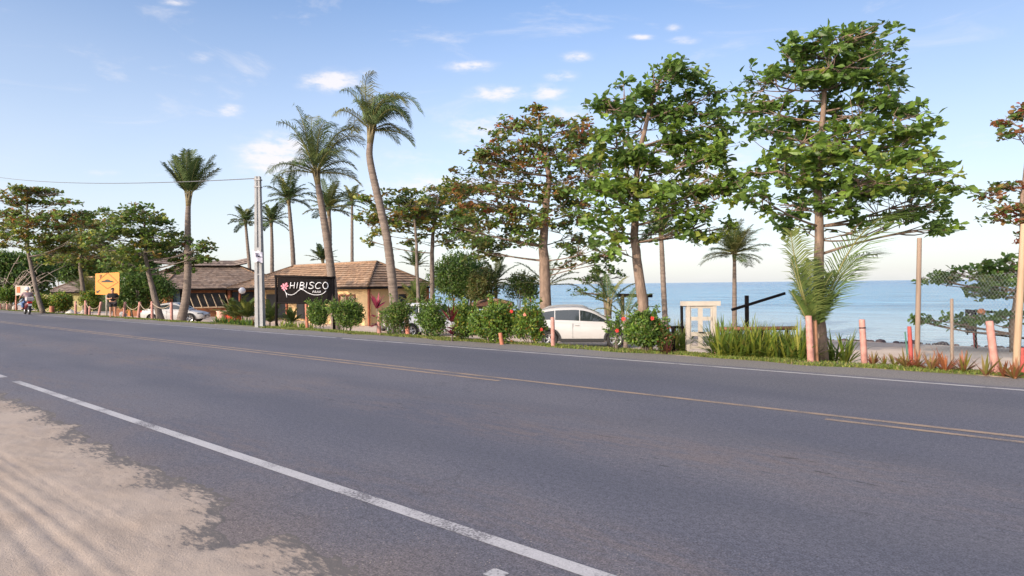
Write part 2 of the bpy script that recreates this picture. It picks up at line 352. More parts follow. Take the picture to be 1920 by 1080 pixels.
# sea
h = gmat('sea_water', .12); h.p.inputs['IOR'].default_value = 1.33; h.p.inputs['Specular IOR Level'].default_value = .5
c = h.mix(h.step(h.noise(.05, 4, .6, (1, 1.0, 1)), .35, .65), (.11,.34,.54), (.18,.43,.62))
c = h.mix(h.step(h.d, 120, 900), c, (.055,.25,.47))
c = h.mix(h.step(h.noise(.16, 7, .72, (.16, 1, 1)), .42, .62), h.mix(1.0, c, (.55,.62,.68), 'MULTIPLY'), c)
c = h.mix(h.step(h.noise(.9, 6, .7, (.22, 1, 1)), .40, .60), h.mix(1.0, c, (.55,.62,.68), 'MULTIPLY'), c)
c = h.mix(h.step(h.d, 110, 46, 0, .8), c, (.36,.47,.52))
fo = h.math('MULTIPLY', h.step(h.noise(.9, 6, .65, (.25, 1, 1)), .56, .68), h.step(h.d, 62, 44))
c = h.mix(h.math('MULTIPLY', fo, .8), c, (.72,.72,.70)); base(h, c)
h.put(h.p.inputs['Roughness'], h.step(fo, 0, 1, .16, .7))
hh = h.math('ADD', h.math('MULTIPLY', h.noise(.5, 7, .66, (.35, 1, 1)), 1.0), h.math('MULTIPLY', h.noise(2.6, 4, .6, (.4, 1, 1)), .2))
h.bump(hh, 1.0, 1.6)
SEA = h.m
# ------------------------------------------------------------------ setting
def sheet(name, s_list, d_list, zf, mat, smooth=True):
    V = []; ns, nd = len(s_list), len(d_list)
    for s in s_list:
        for d in d_list: V.append((s, -d, zf(s, d)))
    Fs = [(i*nd+j, i*nd+j+1, (i+1)*nd+j+1, (i+1)*nd+j) for i in range(ns-1) for j in range(nd-1)]
    me = bpy.data.meshes.new(name); me.from_pydata(V, [], Fs); me.materials.append(mat)
    o = bpy.data.objects.new(name, me); COL.objects.link(o); o.rotation_euler = (0, 0, ROADROT); o['kind'] = 'structure'
    if smooth: me.polygons.foreach_set('use_smooth', [True]*len(me.polygons))
    # faces up
    if me.polygons[0].normal.z < 0: me.flip_normals()
    return o
def fr(a, b, st): return list(np.arange(a, b+1e-6, st))
_ph = rng.uniform(0, 6.28, 12)
def lumpy(s, d): return sum(math.sin(s*f*1.1+_ph[i])*math.cos(d*f+_ph[i+5])/(f+1) for i, f in enumerate((.7, 1.3, 2.1, 3.7)))
def gheight(s, d):
    if d < 13.05: return -.03
    return prof(d) - dip(s, d) + (.03*lumpy(s, d) if 15.5 < d < 60 else 0)
sheet('ground', [-3000,-400,-100]+fr(-40, 120, 1)+[150,250,500,3000], [-3000,-300,-60,-20,0,5,10,12.6,12.95,13.06]+fr(13.4, 14.8, .2)+fr(15.1, 50, .8)+[60,100,3000], gheight, GROUND)
sheet('road', fr(-60, 200, 4), [-1.0,0,2,4,6,8,10,12,13.08], lambda s, d: 0.0, ASPHALT, False)
sheet('sea', [-20000,-3000,-600]+fr(-120, 400, 10)+[900,3000,20000], [41,44,48,54,60,80,120,200,400,1000,4000,25000], lambda s, d: -2.0, SEA, False)
def line(name, d, w, s0, s1, mat, z=.004): return sheet(name, list(np.linspace(s0, s1, 40)), [d-w/2, d+w/2], lambda s, dd: z, mat, False)
line('edge_line', 11.71, .10, -14, sof(640, 11.71), LINEW); line('worn_edge_line', 11.71, .10, sof(640, 11.71)+.3, 90, LINEF)
line('centre_line', 8.24, .10, -14, 100, LINEY)
line('second_centre_line', 7.98, .09, -14, sof(1545, 7.98), LINEY); line('second_centre_line', 7.98, .09, sof(935, 7.98), 100, LINEY)
line('bay_line', 2.965, .115, -3, sof(27, 2.965), LINEF); line('bay_line', 2.965, .115, sof(5, 2.965), 30, LINEF)
line('paint_remnant', 2.63, .10, sof(925, 2.63)-.05, sof(905, 2.63)-.02, LINEF)
# sand drift over the near edge of the asphalt, with ruts running along the road
epx = [(0,742),(60,768),(130,800),(180,846),(230,870),(300,893),(380,921),(392,950),(384,985),(372,1004),(420,1024),(500,1012),(560,1034),(640,1066),(700,1100)]
esd = sorted([toSD(Vector((0,0,HC)) + ray(*p)*(HC/-ray(*p).z)) for p in epx])
es, ed = [e[0] for e in esd], [e[1] for e in esd]
def fbm(s, d, f0, n=4):
    v = 0
    for i in range(n):
        f = f0*1.9**i; v += (math.sin(s*f+1.7*i+2.1*math.sin(d*f*.7+i))*math.cos(d*f*1.13+.6*i+1.3*math.sin(s*f*.5)))/1.7**i
    return v
def sandz(s, d):
    e = float(np.interp(s, es, ed)) + .09 + .035*fbm(s, d, 2.2) + .03*fbm(s, d, 14, 3)
    x = e - d
    z = .05*x if x < 0 else .011*(1-math.exp(-x*2.5)) + .010*min(x, 3)
    z += .0025*fbm(s, d, 5) + .0016*fbm(s*.5, d*2.5, 17, 3)
    if x > .3:
        a = min((x-.3)*2, 1)
        for c0, wd, dp in ((1.62,.03,.0035),(1.5,.03,.003),(1.25,.03,.003),(1.14,.03,.004),(1.02,.03,.0035),(.80,.05,.009),(.68,.035,.005),(.45,.045,.005),(.34,.03,.004),(.1,.05,.006)):
            q = (d - c0 - .10*math.sin(s*.35+c0*5))/wd
            z -= 1.7*a*dp*math.exp(-q*q)*(1+.35*math.sin(s*42+q*2)*(1 if wd > .06 else .3)); z += a*dp*.45*math.exp(-(abs(q)-1.7)**2*2)
    return z
sheet('sand_shoulder', fr(-.8, 9.5, .035)+fr(9.6, 16, .12)+fr(17, 60, 1.0), fr(-1.2, 2.75, .03), sandz, SAND)
# grass tufts on the verge: one mass nobody could count
n = 110000
gs = rng.uniform(0, 1, n)**1.6*75 - 9; gd = 13.05 + np.abs(rng.normal(0, .48, n))
gd += .12*np.sin(gs*1.3) + .08*np.sin(gs*3.1)
s0, s1 = sof(470, 13.2), sof(398, 13.2)
sa, sb = sof(1165, 14), sof(1030, 14)
keep = ~((gs > s0) & (gs < s1)) & ~((gs > sa) & (gs < sb) & (gd > 13.75)) & (gd < 14.5) & (gd > 12.8) & (rng.uniform(size=n) < .35+.65*(np.sin(gs*2.3+gd*4)+np.sin(gs*.9-gd*2.2) > -.6))
gs, gd = gs[keep], gd[keep]; n = len(gs)
P = np.stack([gs*UDIR.x + gd*NDIR.x, gs*UDIR.y + gd*NDIR.y, np.interp(gd, [p[0] for p in PROF], [p[1] for p in PROF])-.012], 1)
an = rng.uniform(0, 6.28, n); hgt = rng.uniform(.025, .075, n)*(1-.35*(gs > 25)); wd = rng.uniform(.008, .018, n)*(1+gs.clip(0)/30)
side = np.stack([np.cos(an), np.sin(an), 0*an], 1)*wd[:, None]; tip = np.stack([np.cos(an*3)*hgt*.5, np.sin(an*3)*hgt*.5, hgt], 1)
V = np.stack([P-side, P+side, P+tip], 1).reshape(-1, 3); Fc = np.arange(3*n).reshape(-1, 3)
gc = np.array([(.15,.19,.035),(.10,.15,.03),(.24,.23,.06),(.28,.22,.10)])[rng.choice(4, n, p=[.42,.33,.17,.08])]*rng.uniform(.7, 1.2, (n, 1))
tag(mk('grass', V, Fc, LEAFM, tint=gc), 'short green grass along the far road edge', 'grass', kind='stuff')
# ------------------------------------------------------------------ foliage tools
G_HI, G_MID, G_DK, G_YE = (.21,.32,.045), (.135,.225,.040), (.078,.140,.034), (.32,.33,.055)
RED, ORA, OLV = (.34,.080,.045), (.40,.17,.05), (.17,.17,.05)
def pal(n, items, r):
    cs = np.array([c for c, w in items]); w = np.array([w for c, w in items], float); w /= w.sum()
    return cs[r.choice(len(cs), n, p=w)]*r.uniform(.75, 1.25, (n, 1))
def norm(a): return a/np.maximum(np.linalg.norm(a, axis=1, keepdims=True), 1e-9)
def leaves(C, D, Up, Ln, Wd, col, r, fine=True):
    """broad folded leaves: base C, axis D, face normal near Up"""
    n = len(C); D = norm(D); S = norm(np.cross(D, Up)); Nn = np.cross(S, D)
    if fine: T = [(0,0,0),(.38,.34,.03),(.38,-.34,.03),(.72,.5,0),(.72,-.5,0),(1,0,-.16),(.4,0,-.04),(.74,0,-.09)]; FS = [(0,6,1),(0,2,6),(6,7,3,1),(6,2,4,7),(7,5,3),(7,4,5)]
    else: T = [(0,0,0),(.5,.5,.06),(.5,-.5,.06),(1,0,-.05)]; FS = [(0,3,1),(0,2,3)]
    V = np.stack([C + D*(x*Ln)[:, None] + S*(y*Wd)[:, None] + Nn*(z*Ln)[:, None] for x, y, z in T], 1).reshape(-1, 3)
    k = len(T); Fo = []
    for i in range(n):
        b = i*k; Fo += [tuple(b+q for q in f) for f in FS]
    return V, Fo, np.repeat(col, len(FS), axis=0)
def rand_in(c, rad, n, r, shell=.0):
    d = norm(r.normal(size=(n, 3))); q = (shell**3 + (1-shell**3)*r.uniform(size=n))**(1/3)
    return np.array(c) + d*q[:, None]*np.array(rad)
def bez(a, b, c, n): return [a*(1-t)**2 + b*2*t*(1-t) + c*t*t for t in np.linspace(0, 1, n)]
def make_tree(name, label, cat, trunk, blobs, leaf=.24, ros=1.0, palette=None, wind=(.25, -.05, 0), group=None, barkm=BARK, seed=1, zspread=.9, per=9, droop=0.0, twig=.012, limb=.32, tier=.75):
    """trunk: [(point, radius)]; blobs: [(px, py, rx, ry, Z, density, palette)] leaf masses, given by where they stand in space"""
    r = np.random.default_rng(seed); b0 = trunk[0][0]; t = thing(name, label, cat, b0, group)
    mb = MB(); tp = [p for p, _ in trunk]; tr = [q for _, q in trunk]
    # refine trunk with slight wobble
    pts, rad = [], []
    for i in range(len(tp)-1):
        for k in range(4):
            f = k/4; pts.append(tp[i].lerp(tp[i+1], f) + Vector(r.normal(0, tr[i]*.06, 3))); rad.append(tr[i]*(1-f)+tr[i+1]*f)
    pts.append(tp[-1]); rad.append(tr[-1]); pts[0] = tp[0].copy(); pts[0].z -= .1
    rad[0] *= 1.12; mb.tube(pts, rad, 9)
    CC, DD, LL, CL = [], [], [], []
    for bi, (px, py, rx, ry, Z, dens, pl) in enumerate(blobs):
        c = U(px, py, Z); k = Z/F; rd = np.array((rx*k, max(rx*k, ry*k)*zspread, ry*k)); cv = Vector(c)
        best = min(range(len(pts)), key=lambda i: (pts[i]-cv).length + (3 if pts[i].z > cv.z - .15*(pts[i]-cv).length else 0) + (2 if i < len(pts)*.3 else 0))
        a = pts[best]; dist = (cv-a).length; w = math.hypot(a.x-cv.x, a.y-cv.y)
        mid = a.lerp(cv, .5) + Vector((0, 0, -.12*w + .05*dist)) + Vector(r.normal(0, .06*dist, 3))
        rl = min(rad[best]*.36, .012 + limb*.03*dist)*min(1, dens+.1)
        lp = bez(a, mid, cv, 7); mb.tube(lp, [rl*(1-.75*i/6)+.006 for i in range(7)], 6)
        ns = max(4, int(7*(rx*k)*dens**.5 + 3)); subs = []
        S = rand_in(c, rd*.8, ns, r, .4)
        for q in S:
            q = Vector(q); a2 = lp[int(r.integers(3, 7))]; m2 = a2.lerp(q, .55) + Vector(r.normal(0, .07*(q-a2).length, 3)) + Vector((0, 0, -.05*(q-a2).length))
            sp_ = bez(a2, m2, q, 5); mb.tube(sp_, [twig*1.5*(1-.6*i/4) for i in range(5)], 4, caps=False); subs += sp_[1:]
        vol = rd[0]*rd[1]*rd[2]
        nr = int(ros*dens*(6 + 21.0*vol**(2/3)/(leaf*leaf*4.2)))
        ncl = max(4, int(nr/6)); CLc = rand_in(c, rd*1.08, ncl, r, .3); Q = CLc[r.integers(0, ncl, nr)] + r.normal(0, 1, (nr, 3))*rd*np.array((.30, .30, .20))
        tz = rd[2]*tier                                          # pull the rosettes into loose tiers
        Q[:, 2] += .35*tz*np.sin((Q[:, 2]-c.z)/max(tz, .05)*3.1)
        sub_np = np.array([list(s) for s in subs])
        for q in Q:
            j = int(np.argmin(((sub_np-q)**2).sum(1) + 2.0*np.maximum(0, sub_np[:, 2]-q[2])**2)); a3 = subs[j]; qv = Vector(q)
            if (qv-a3).length > .05: mb.tube([a3, a3.lerp(qv, .55)+Vector((0, 0, -.04*(qv-a3).length)), qv], [twig*.8, twig*.6, twig*.45], 3, caps=False)
            m = int(r.integers(per-3, per+3)); ph = r.uniform(0, 6.28); az = ph + np.arange(m)*2.399; el = r.uniform(-.55, .75, m) - droop
            D = np.stack([np.cos(az)*np.cos(el), np.sin(az)*np.cos(el), np.sin(el)], 1) + np.array(wind)
            C0 = q + r.normal(0, leaf*.22, (m, 3)); CC.append(C0); DD.append(D); LL.append(leaf*r.uniform(.6, 1.15, m))
            base_c = pal(1, pl or palette, r)[0]; mixc = pal(m, pl or palette, r)
            CL.append(base_c*.6 + mixc*.4 if True else mixc)
    C = np.concatenate(CC); D = np.concatenate(DD); Ln = np.concatenate(LL); cl = np.concatenate(CL)
    up = np.tile((-.15, -.3, .75), (len(C), 1)) + r.normal(0, .6, (len(C), 3))
    V, Fo, tn = leaves(C, D, up, Ln, Ln*r.uniform(.48, .62, len(C)), cl, r)
    mb.build('trunk', barkm, t, smooth=True); mk('crown', V, Fo, LEAF, t, tn)
    return t
def bl(lst, Z, dens=1.0, pl=None, spread=.8, seed=0):
    r = random.Random(seed+int(Z*10)); out = []
    for q in lst:
        px, py, rx, ry = q[:4]; dd = q[4] if len(q) > 4 else dens; pp = q[5] if len(q) > 5 else pl
        out.append((px, py, rx, ry, Z + r.uniform(-spread, spread), dd, pp))
    return out
def trunk_px(Z, px_list, r0, r1, base=None):
    """trunk through columns/rows at depth Z, its foot on the ground"""
    pts = []
    for i, (px, py) in enumerate(px_list): pts.append(onground(px, Z) if i == 0 else U(px, py, Z))
    m = len(pts); return [(p, r0*(1-i/(m-1))+r1*i/(m-1)) for i, p in enumerate(pts)]
P_GREEN = [(G_HI, .34), (G_MID, .36), (G_DK, .2), (G_YE, .1)]
P_TOP = [(G_HI, .15), (G_MID, .4), (G_DK, .42), (G_YE, .03)]
P_RED = [(OLV, .28), (G_MID, .38), (G_HI, .08), (G_DK, .14), (RED, .09), (ORA, .08)]
P_MIX = [(G_MID, .32), (OLV, .26), (G_YE, .18), (G_DK, .14), (ORA, .10)]
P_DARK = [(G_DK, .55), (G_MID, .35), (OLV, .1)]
# three large almond trees on the seaward verge
ZC = 13.4
make_tree('almond_tree', 'tall bright green broad-leaved tree rising behind the young coconut palm', 'tree',
    trunk_px(ZC, [(1541,672),(1534,560),(1537,450),(1533,350),(1540,250),(1546,170),(1580,70)], .125, .03),
    bl([(1592,66,68,26),(1530,105,72,34),(1640,105,72,38),(1585,125,60,30),(1500,135,50,30),(1455,160,62,34),(1560,165,75,34),(1660,180,62,42),(1428,190,35,22,.8),(1470,222,72,28),(1600,215,70,28),(1690,225,40,30),(1430,245,30,18,.7)], ZC, .8, P_TOP, .9, 3)
    + bl([(1500,272,92,34),(1590,262,82,36),(1680,275,50,34),(1460,320,66,34),(1560,322,84,34),(1655,330,78,36),(1735,335,46,30)], ZC-.3, .9, P_GREEN, 1.0, 4)
    + bl([(1430,372,40,28,.6),(1490,385,70,28,.6),(1590,388,66,26,.6),(1690,382,70,30,.65),(1752,385,28,26,.6),(1745,428,44,12,.6),(1500,425,60,16,.3),(1620,430,70,14,.3),(1690,420,40,16,.35)], ZC, .6, P_TOP, 1.0, 5),
    leaf=.205, ros=1.18, palette=P_GREEN, seed=11, wind=(.45, -.1, .05), group='broad-leaved almond trees', per=9)
ZB = 16.6
make_tree('almond_tree', 'bright green broad-leaved tree with pale slanting trunk behind the red-flowered shrub', 'tree',
    trunk_px(ZB, [(1212,655),(1207,585),(1196,500),(1189,440),(1192,370),(1195,300),(1220,200),(1245,130)], .16, .03),
    bl([(1262,128,48,22),(1225,150,50,26),(1300,140,30,14,.5),(1170,180,52,30),(1240,195,60,32),(1310,190,52,30),(1140,205,36,26),(1200,240,66,30),(1280,245,62,30),(1345,235,36,28)], ZB, .8, P_TOP, .9, 6)
    + bl([(1150,270,50,28),(1230,285,66,30),(1310,290,56,28),(1355,285,30,30,.7),(1130,325,58,34),(1200,330,60,32),(1270,335,60,34),(1340,330,44,34)], ZB-.4, .9, P_GREEN, 1.0, 7)
    + bl([(1110,375,42,32),(1175,380,55,34),(1240,385,55,32),(1310,380,54,34),(1365,350,22,36,.6),(1112,425,30,30,.8),(1150,430,34,22,.7),(1320,420,26,36,.7),(1285,425,30,22,.6),(1365,425,14,16,.5)], ZB-.6, .85, P_GREEN, .9, 8)
    + bl([(1250,425,36,16,.35),(1160,470,26,14,.3),(1215,440,30,14,.3)], ZB, .5, P_TOP, .6, 9),
    leaf=.235, ros=1.08, palette=P_GREEN, seed=12, wind=(.4, -.1, 0), group='broad-leaved almond trees', per=9)
ZA = 30
make_tree('almond_tree', 'tree with thick reddish trunk and rusty leaves behind the parked white hatchback', 'tree',
    trunk_px(ZA, [(1021,590),(1022,520),(1018,460),(1022,400),(1030,330),(1015,270),(1010,215)], .30, .05),
    bl([(1008,212,22,12),(1015,232,26,14),(950,240,34,16),(985,262,52,24),(1055,245,46,22),(1090,240,30,18),(908,280,30,16),(950,292,48,22),(1030,288,60,26),(1090,285,40,28),(890,298,20,10)], ZA, .95, P_RED, 1.4, 1)
    + bl([(905,335,44,20),(960,335,52,24),(1045,340,54,26),(1095,335,30,26),(865,345,32,14),(880,372,46,20),(945,378,54,22),(1050,385,50,24),(920,410,56,24),(985,410,40,20),(1080,400,40,24)], ZA, .95, P_RED, 1.6, 2)
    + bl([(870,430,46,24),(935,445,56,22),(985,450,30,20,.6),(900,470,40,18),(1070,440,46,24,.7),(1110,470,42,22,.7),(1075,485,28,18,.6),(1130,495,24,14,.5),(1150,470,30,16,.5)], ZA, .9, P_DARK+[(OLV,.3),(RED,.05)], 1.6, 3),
    leaf=.27, palette=P_RED, seed=13, wind=(.3, -.1, 0), barkm=BARK, group='broad-leaved almond trees', ros=1.0)
ZD = 36
make_tree('almond_tree', 'spreading tree with two pale trunks and yellowish leaves beside the tiled bungalow gable', 'tree',
    trunk_px(ZD, [(811,560),(810,500),(811,450),(815,410),(822,370)], .15, .06),
    bl([(700,382,26,12),(755,372,36,14),(812,366,40,14),(862,372,36,14),(690,402,22,14),(735,395,40,16),(795,392,46,18),(850,395,42,18)], ZD, .95, P_MIX, 1.5, 4)
    + bl([(706,425,26,14),(692,450,10,10,.6),(765,420,44,18),(825,420,50,20),(880,405,34,20),(860,445,40,20),(812,450,40,14,.5),(770,448,24,10,.4)], ZD, .9, P_MIX, 1.5, 5),
    leaf=.30, palette=P_MIX, seed=14, barkm=BARKG, group='broad-leaved almond trees')
make_tree('almond_tree', 'thin slanting tree trunk with sparse leaves beside the twin pale trunk near the bungalow', 'tree',
    trunk_px(ZD-2, [(786,560),(782,510),(781,460),(778,420),(775,385)], .10, .05),
    bl([(748,410,26,14),(790,405,30,14),(715,440,14,14,.6),(765,385,34,14)], ZD-2, .8, P_MIX, .8, 6), leaf=.28, palette=P_MIX, seed=15, barkm=BARKG, group='broad-leaved almond trees')
# trees at the far end of the road
ZT = 44
make_tree('almond_tree', 'leaning tree with whitewashed foot and layered rusty crown behind the motor scooter', 'tree',
    trunk_px(ZT, [(80,587),(72,560),(62,515),(52,470),(50,420),(51,375),(52,350)], .17, .035),
    bl([(52,352,22,5),(22,362,30,9),(95,360,40,9),(30,378,34,9),(60,385,30,10),(105,382,36,8,.6),(10,400,24,10),(70,402,40,10),(120,402,40,11),(35,418,40,10),(90,418,40,12),(140,420,36,12)], ZT, .95, P_RED, 1.4, 7)
    + bl([(10,432,30,12),(55,440,40,12),(110,440,46,14),(160,440,30,14),(15,455,30,12),(75,462,40,11,.7),(130,462,40,14)], ZT, .95, P_MIX, 1.6, 8),
    leaf=.30, palette=P_RED, seed=16, group='broad-leaved almond trees', barkm=BARKG, tier=.5)
make_tree('almond_tree', 'bushy olive green tree standing just behind the yellow road sign', 'tree',
    trunk_px(50, [(160,580),(156,545),(150,500),(152,460),(160,420)], .2, .05),
    bl([(165,415,26,14),(140,435,36,18),(188,430,34,18),(160,455,44,16),(205,455,30,18),(120,470,38,16),(175,478,44,16),(140,492,40,14),(215,480,26,16)], 50, .9, P_MIX, 1.6, 9),
    leaf=.32, palette=P_MIX, seed=17, group='broad-leaved almond trees', barkm=BARKG)
make_tree('almond_tree', 'crooked trunked tree with dense green crown standing in front of the white saloon car', 'tree',
    trunk_px(36.3, [(301,596),(292,568),(287,545),(279,515),(273,480),(270,440),(272,410)], .20, .05),
    bl([(270,398,34,11),(235,405,28,13),(305,408,22,11),(215,425,26,14),(262,424,44,16),(315,428,22,14),(235,450,46,16),(290,446,42,17),(200,462,24,16),(325,452,18,13),(255,474,42,15),(305,470,38,14),(232,495,34,15),(338,470,16,10)], 36.3, 1.0, [(G_MID,.4),(G_DK,.25),(OLV,.2),(G_YE,.12),(ORA,.03)], 1.5, 10)
    + bl([(355,455,20,9),(378,463,18,9),(340,480,26,12),(372,480,20,9),(335,500,20,10),(360,497,14,8,.6),(395,463,6,7,.5)], 36.6, .95, [(G_MID,.4),(G_DK,.35),(OLV,.2),(RED,.05)], 1.0, 11),
    leaf=.28, palette=P_MIX, seed=18, group='broad-leaved almond trees', barkm=BARKG)
# beach tree at the seaward end, trunk pale, crown layered and reddish
ZF = 24
make_tree('almond_tree', 'beach tree with low spreading green branches over the sand beyond the leaning tall stake', 'tree',
    trunk_px(ZF, [(1903,652),(1899,615),(1908,560),(1916,500),(1918,440),(1916,380),(1925,300),(1940,220)], .16, .04),
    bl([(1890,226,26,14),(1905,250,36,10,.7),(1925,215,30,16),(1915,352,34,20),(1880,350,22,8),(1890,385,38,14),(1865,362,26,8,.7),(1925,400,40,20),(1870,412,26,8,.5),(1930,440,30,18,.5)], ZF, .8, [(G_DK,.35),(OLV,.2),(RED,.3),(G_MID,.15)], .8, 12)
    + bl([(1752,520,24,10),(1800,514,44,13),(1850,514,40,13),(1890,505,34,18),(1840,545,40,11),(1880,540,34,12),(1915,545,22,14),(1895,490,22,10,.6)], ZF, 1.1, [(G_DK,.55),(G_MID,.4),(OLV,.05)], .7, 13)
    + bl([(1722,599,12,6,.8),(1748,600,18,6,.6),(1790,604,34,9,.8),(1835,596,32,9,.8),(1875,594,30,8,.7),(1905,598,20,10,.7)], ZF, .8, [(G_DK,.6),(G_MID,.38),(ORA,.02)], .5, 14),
    leaf=.26, palette=P_DARK, seed=19, group='broad-leaved almond trees', limb=.25)
make_tree('small_tree', 'small sparse tree with open dark branches between the white hatchback and the sea', 'tree',
    trunk_px(31, [(1138,600),(1134,570),(1131,540),(1127,520)], .07, .03),
    bl([(1120,516,26,9,.7),(1150,512,16,8,.6),(1095,524,22,9,.7),(1128,530,30,9,.6),(1085,546,18,7,.7),(1108,550,26,8,.7),(1135,550,22,8,.5),(1150,535,14,6,.4),(1160,518,10,5,.5)], 31, .7, P_DARK, .6, 15), leaf=.16, palette=P_DARK, seed=20, ros=.55, barkm=BARKG)
# ------------------------------------------------------------------ bushes and hedges
def bush(name, label, cat, px0, px1, pyt, pyb, Z, n, leaf, palette, seed, group=None, stems=6, lobes=9, base=None, sprigs=16, flower=None, ymul=.9):
    r = np.random.default_rng(seed); b = base or onground((px0+px1)/2, Z); t = thing(name, label, cat, b, group)
    k = Z/F; W = (px1-px0)*k/2; top = U((px0+px1)/2, pyt, Z).z; bot = max(b.z + .02, U((px0+px1)/2, pyb, Z).z); Hh = (top-bot)/2
    c = np.array((b.x, b.y, bot+Hh)); CC, NN = [], []
    lobes = int(lobes*1.6); per = int(n*2.3)//lobes
    for i in range(lobes):
        o = norm(r.normal(size=(1, 3)))[0]; o[2] = o[2]*.9 + .05
        lc = c + o*np.array((W, W*ymul, Hh))*r.uniform(.42, .70); lr = np.array((W*.52, W*.48, Hh*.52))*r.uniform(.75, 1.1)
        lc[2] = max(lc[2], b.z + lr[2]*.7)
        d = norm(r.normal(size=(per, 3))); q = r.uniform(.45, 1.08, per)[:, None]
        CC.append(lc + d*q*lr); NN.append(d)
    if sprigs:
        for i in range(sprigs):
            d = norm(r.normal(size=(1, 3)))[0]; d[2] = abs(d[2])*.9+.25; d /= np.linalg.norm(d)
            p0 = c + d*np.array((W, W*ymul, Hh))*.75; ln = r.uniform(.14, .34)*(1+Hh*.4); m = int(ln/leaf*9); f = r.uniform(0, 1, m)[:, None]
            CC.append(p0 + d*np.array((.7,.7,1.15))*f*ln + r.normal(0, .018, (m, 3))); NN.append(norm(r.normal(0, .8, (m, 3)) + d*.5))
    C = np.concatenate(CC); D = np.concatenate(NN); ok = C[:, 2] > b.z + .03; C, D = C[ok], D[ok]
    m = len(C); axis = norm(D*.6 + r.normal(0, .6, (m, 3)) + np.array((0, 0, .25))); up = norm(D + r.normal(0, .5, (m, 3)) + np.array((0, 0, .4)))
    Ln = leaf*r.uniform(.6, 1.25, m); V, Fo, tn = leaves(C, axis, up, Ln, Ln*.55, pal(m, palette, r), r, fine=leaf > .2)
    mb = MB()
    for i in range(stems):
        a = r.uniform(0, 6.28); f = Vector((b.x+math.cos(a)*W*.25, b.y+math.sin(a)*W*.25, b.z-.05)); e = Vector((c[0]+math.cos(a)*W*.6, c[1]+math.sin(a)*W*.6, c[2]+Hh*.3*r.uniform(-.5, 1)))
        mb.tube(bez(f, f.lerp(e, .4)+Vector((0, 0, Hh*.4)), e, 6), [max(.012, W*.03)*(1-.12*j) for j in range(6)], 5)
    mb.build('stem', BARKG, t, smooth=True); mk('foliage', V, Fo, LEAF, t, tn)
    if flower:
        for (fx, fy, mat) in flower: hibiscus(t, U(fx, fy, Z - W*.75), .042, mat)
    return t
RFLOW = M('red_petal', (.62,.035,.025), .6, .15, 20, transl=.25); PFLOW = M('pink_petal', (.62,.22,.16), .6, .15, 20, transl=.25)
def hibiscus(parent, p, rad, mat):
    mb = MB(); tow = (Vector((0, 0, HC)) - p).normalized(); tow = (tow + Vector((random.uniform(-.4, .4), 0, random.uniform(-.1, .4)))).normalized()
    a = tow.cross(Vector((0, 0, 1))).normalized(); b = a.cross(tow)
    for i in range(5):
        t = i*1.2566 + random.uniform(-.1, .1); e = a*math.cos(t)+b*math.sin(t); s = a*-math.sin(t)+b*math.cos(t)
        vs = [p, p+e*rad*.55+s*rad*.34+tow*rad*.25, p+e*rad*.55-s*rad*.34+tow*rad*.25, p+e*rad*1.05+s*rad*.42+tow*rad*.12, p+e*rad*1.05-s*rad*.42+tow*rad*.12, p+e*rad*1.2+tow*0]
        mb.add(vs, [(0,2,1),(1,2,4,3),(3,4,5)])
    mb.tube([p, p+tow*rad*.9], [rad*.07, rad*.05], 5)
    mb.build('flower', mat, parent)
HED = [(G_DK,.40),(G_MID,.34),(G_HI,.15),(OLV,.11)]; HEDY = [(G_MID,.36),(G_HI,.22),(G_DK,.28),(G_YE,.1),(ORA,.04)]
HG = 'hibiscus shrubs planted along the verge'
def zpx(px, py): return min(depth(G(px, py)), zd(px, 14.6))
bush('shrub', 'round dark green shrub under the black name board', 'shrub', 573, 622, 563, 614, zpx(597,612), 2600, .085, HED, 31, HG)
bush('shrub', 'wide dark green shrub with brown bare foot beside the pink cordyline and name board', 'shrub', 612, 684, 560, 618, zpx(648,616), 3400, .085, HED, 32, HG)
bush('shrub', 'thin open shrub in front of the palm with curved trunk', 'shrub', 714, 780, 566, 632, zpx(748,628), 2000, .08, HED+[(OLV,.25)], 33, HG)
bush('shrub', 'airy shrub whose leaves half hide the silver van', 'shrub', 772, 846, 564, 636, zpx(812,632), 1700, .085, HED, 34, HG)
bush('shrub', 'upright green shrub beside the nose of the silver van', 'shrub', 838, 898, 568, 642, zpx(870,638), 2400, .085, HEDY, 35, HG)
bush('shrub', 'broad dense hedge shrub with one orange-red flower above the brown-footed stems', 'shrub', 880, 972, 566, 645, zpx(925,642), 5200, .085, HEDY, 36, HG, lobes=13, flower=[(959,584,RFLOW),(918,606,PFLOW)])
bush('shrub', 'shrub touching the tail of the white hatchback, dull red flower low on it', 'shrub', 962, 1022, 574, 648, zpx(1002,645), 3000, .085, HEDY, 37, HG, flower=[(1015,618,RFLOW),(984,590,PFLOW)])
bush('shrub', 'shrub in full red bloom between the white hatchback and the white gate', 'shrub', 1170, 1244, 588, 662, zpx(1203,660), 4600, .09, HED+[(G_HI,.15)], 38, HG, lobes=12, flower=[(1169,598,RFLOW),(1223,597,RFLOW),(1157,620,RFLOW),(1208,634,PFLOW)])
bush('shrub', 'thin twiggy sapling before the front wheel of the white hatchback', 'shrub', 1140, 1166, 606, 656, zpx(1150,656), 60, .07, HED, 39, HG, stems=5)
bush('shrub', 'low brownish shrub next to the dark cordyline by the white gate', 'shrub', 1230, 1262, 622, 662, zpx(1246,661), 1100, .075, [(OLV,.4),(G_DK,.3),(RED,.1),(G_MID,.2)], 40, HG)
BG = 'dense trees behind the far bungalows'
bush('dense_tree', 'large dark green leafy tree by the sea above the parked vans', 'tree', 806, 930, 472, 566, 42, 7000, .16, P_DARK, 41, None, lobes=18)
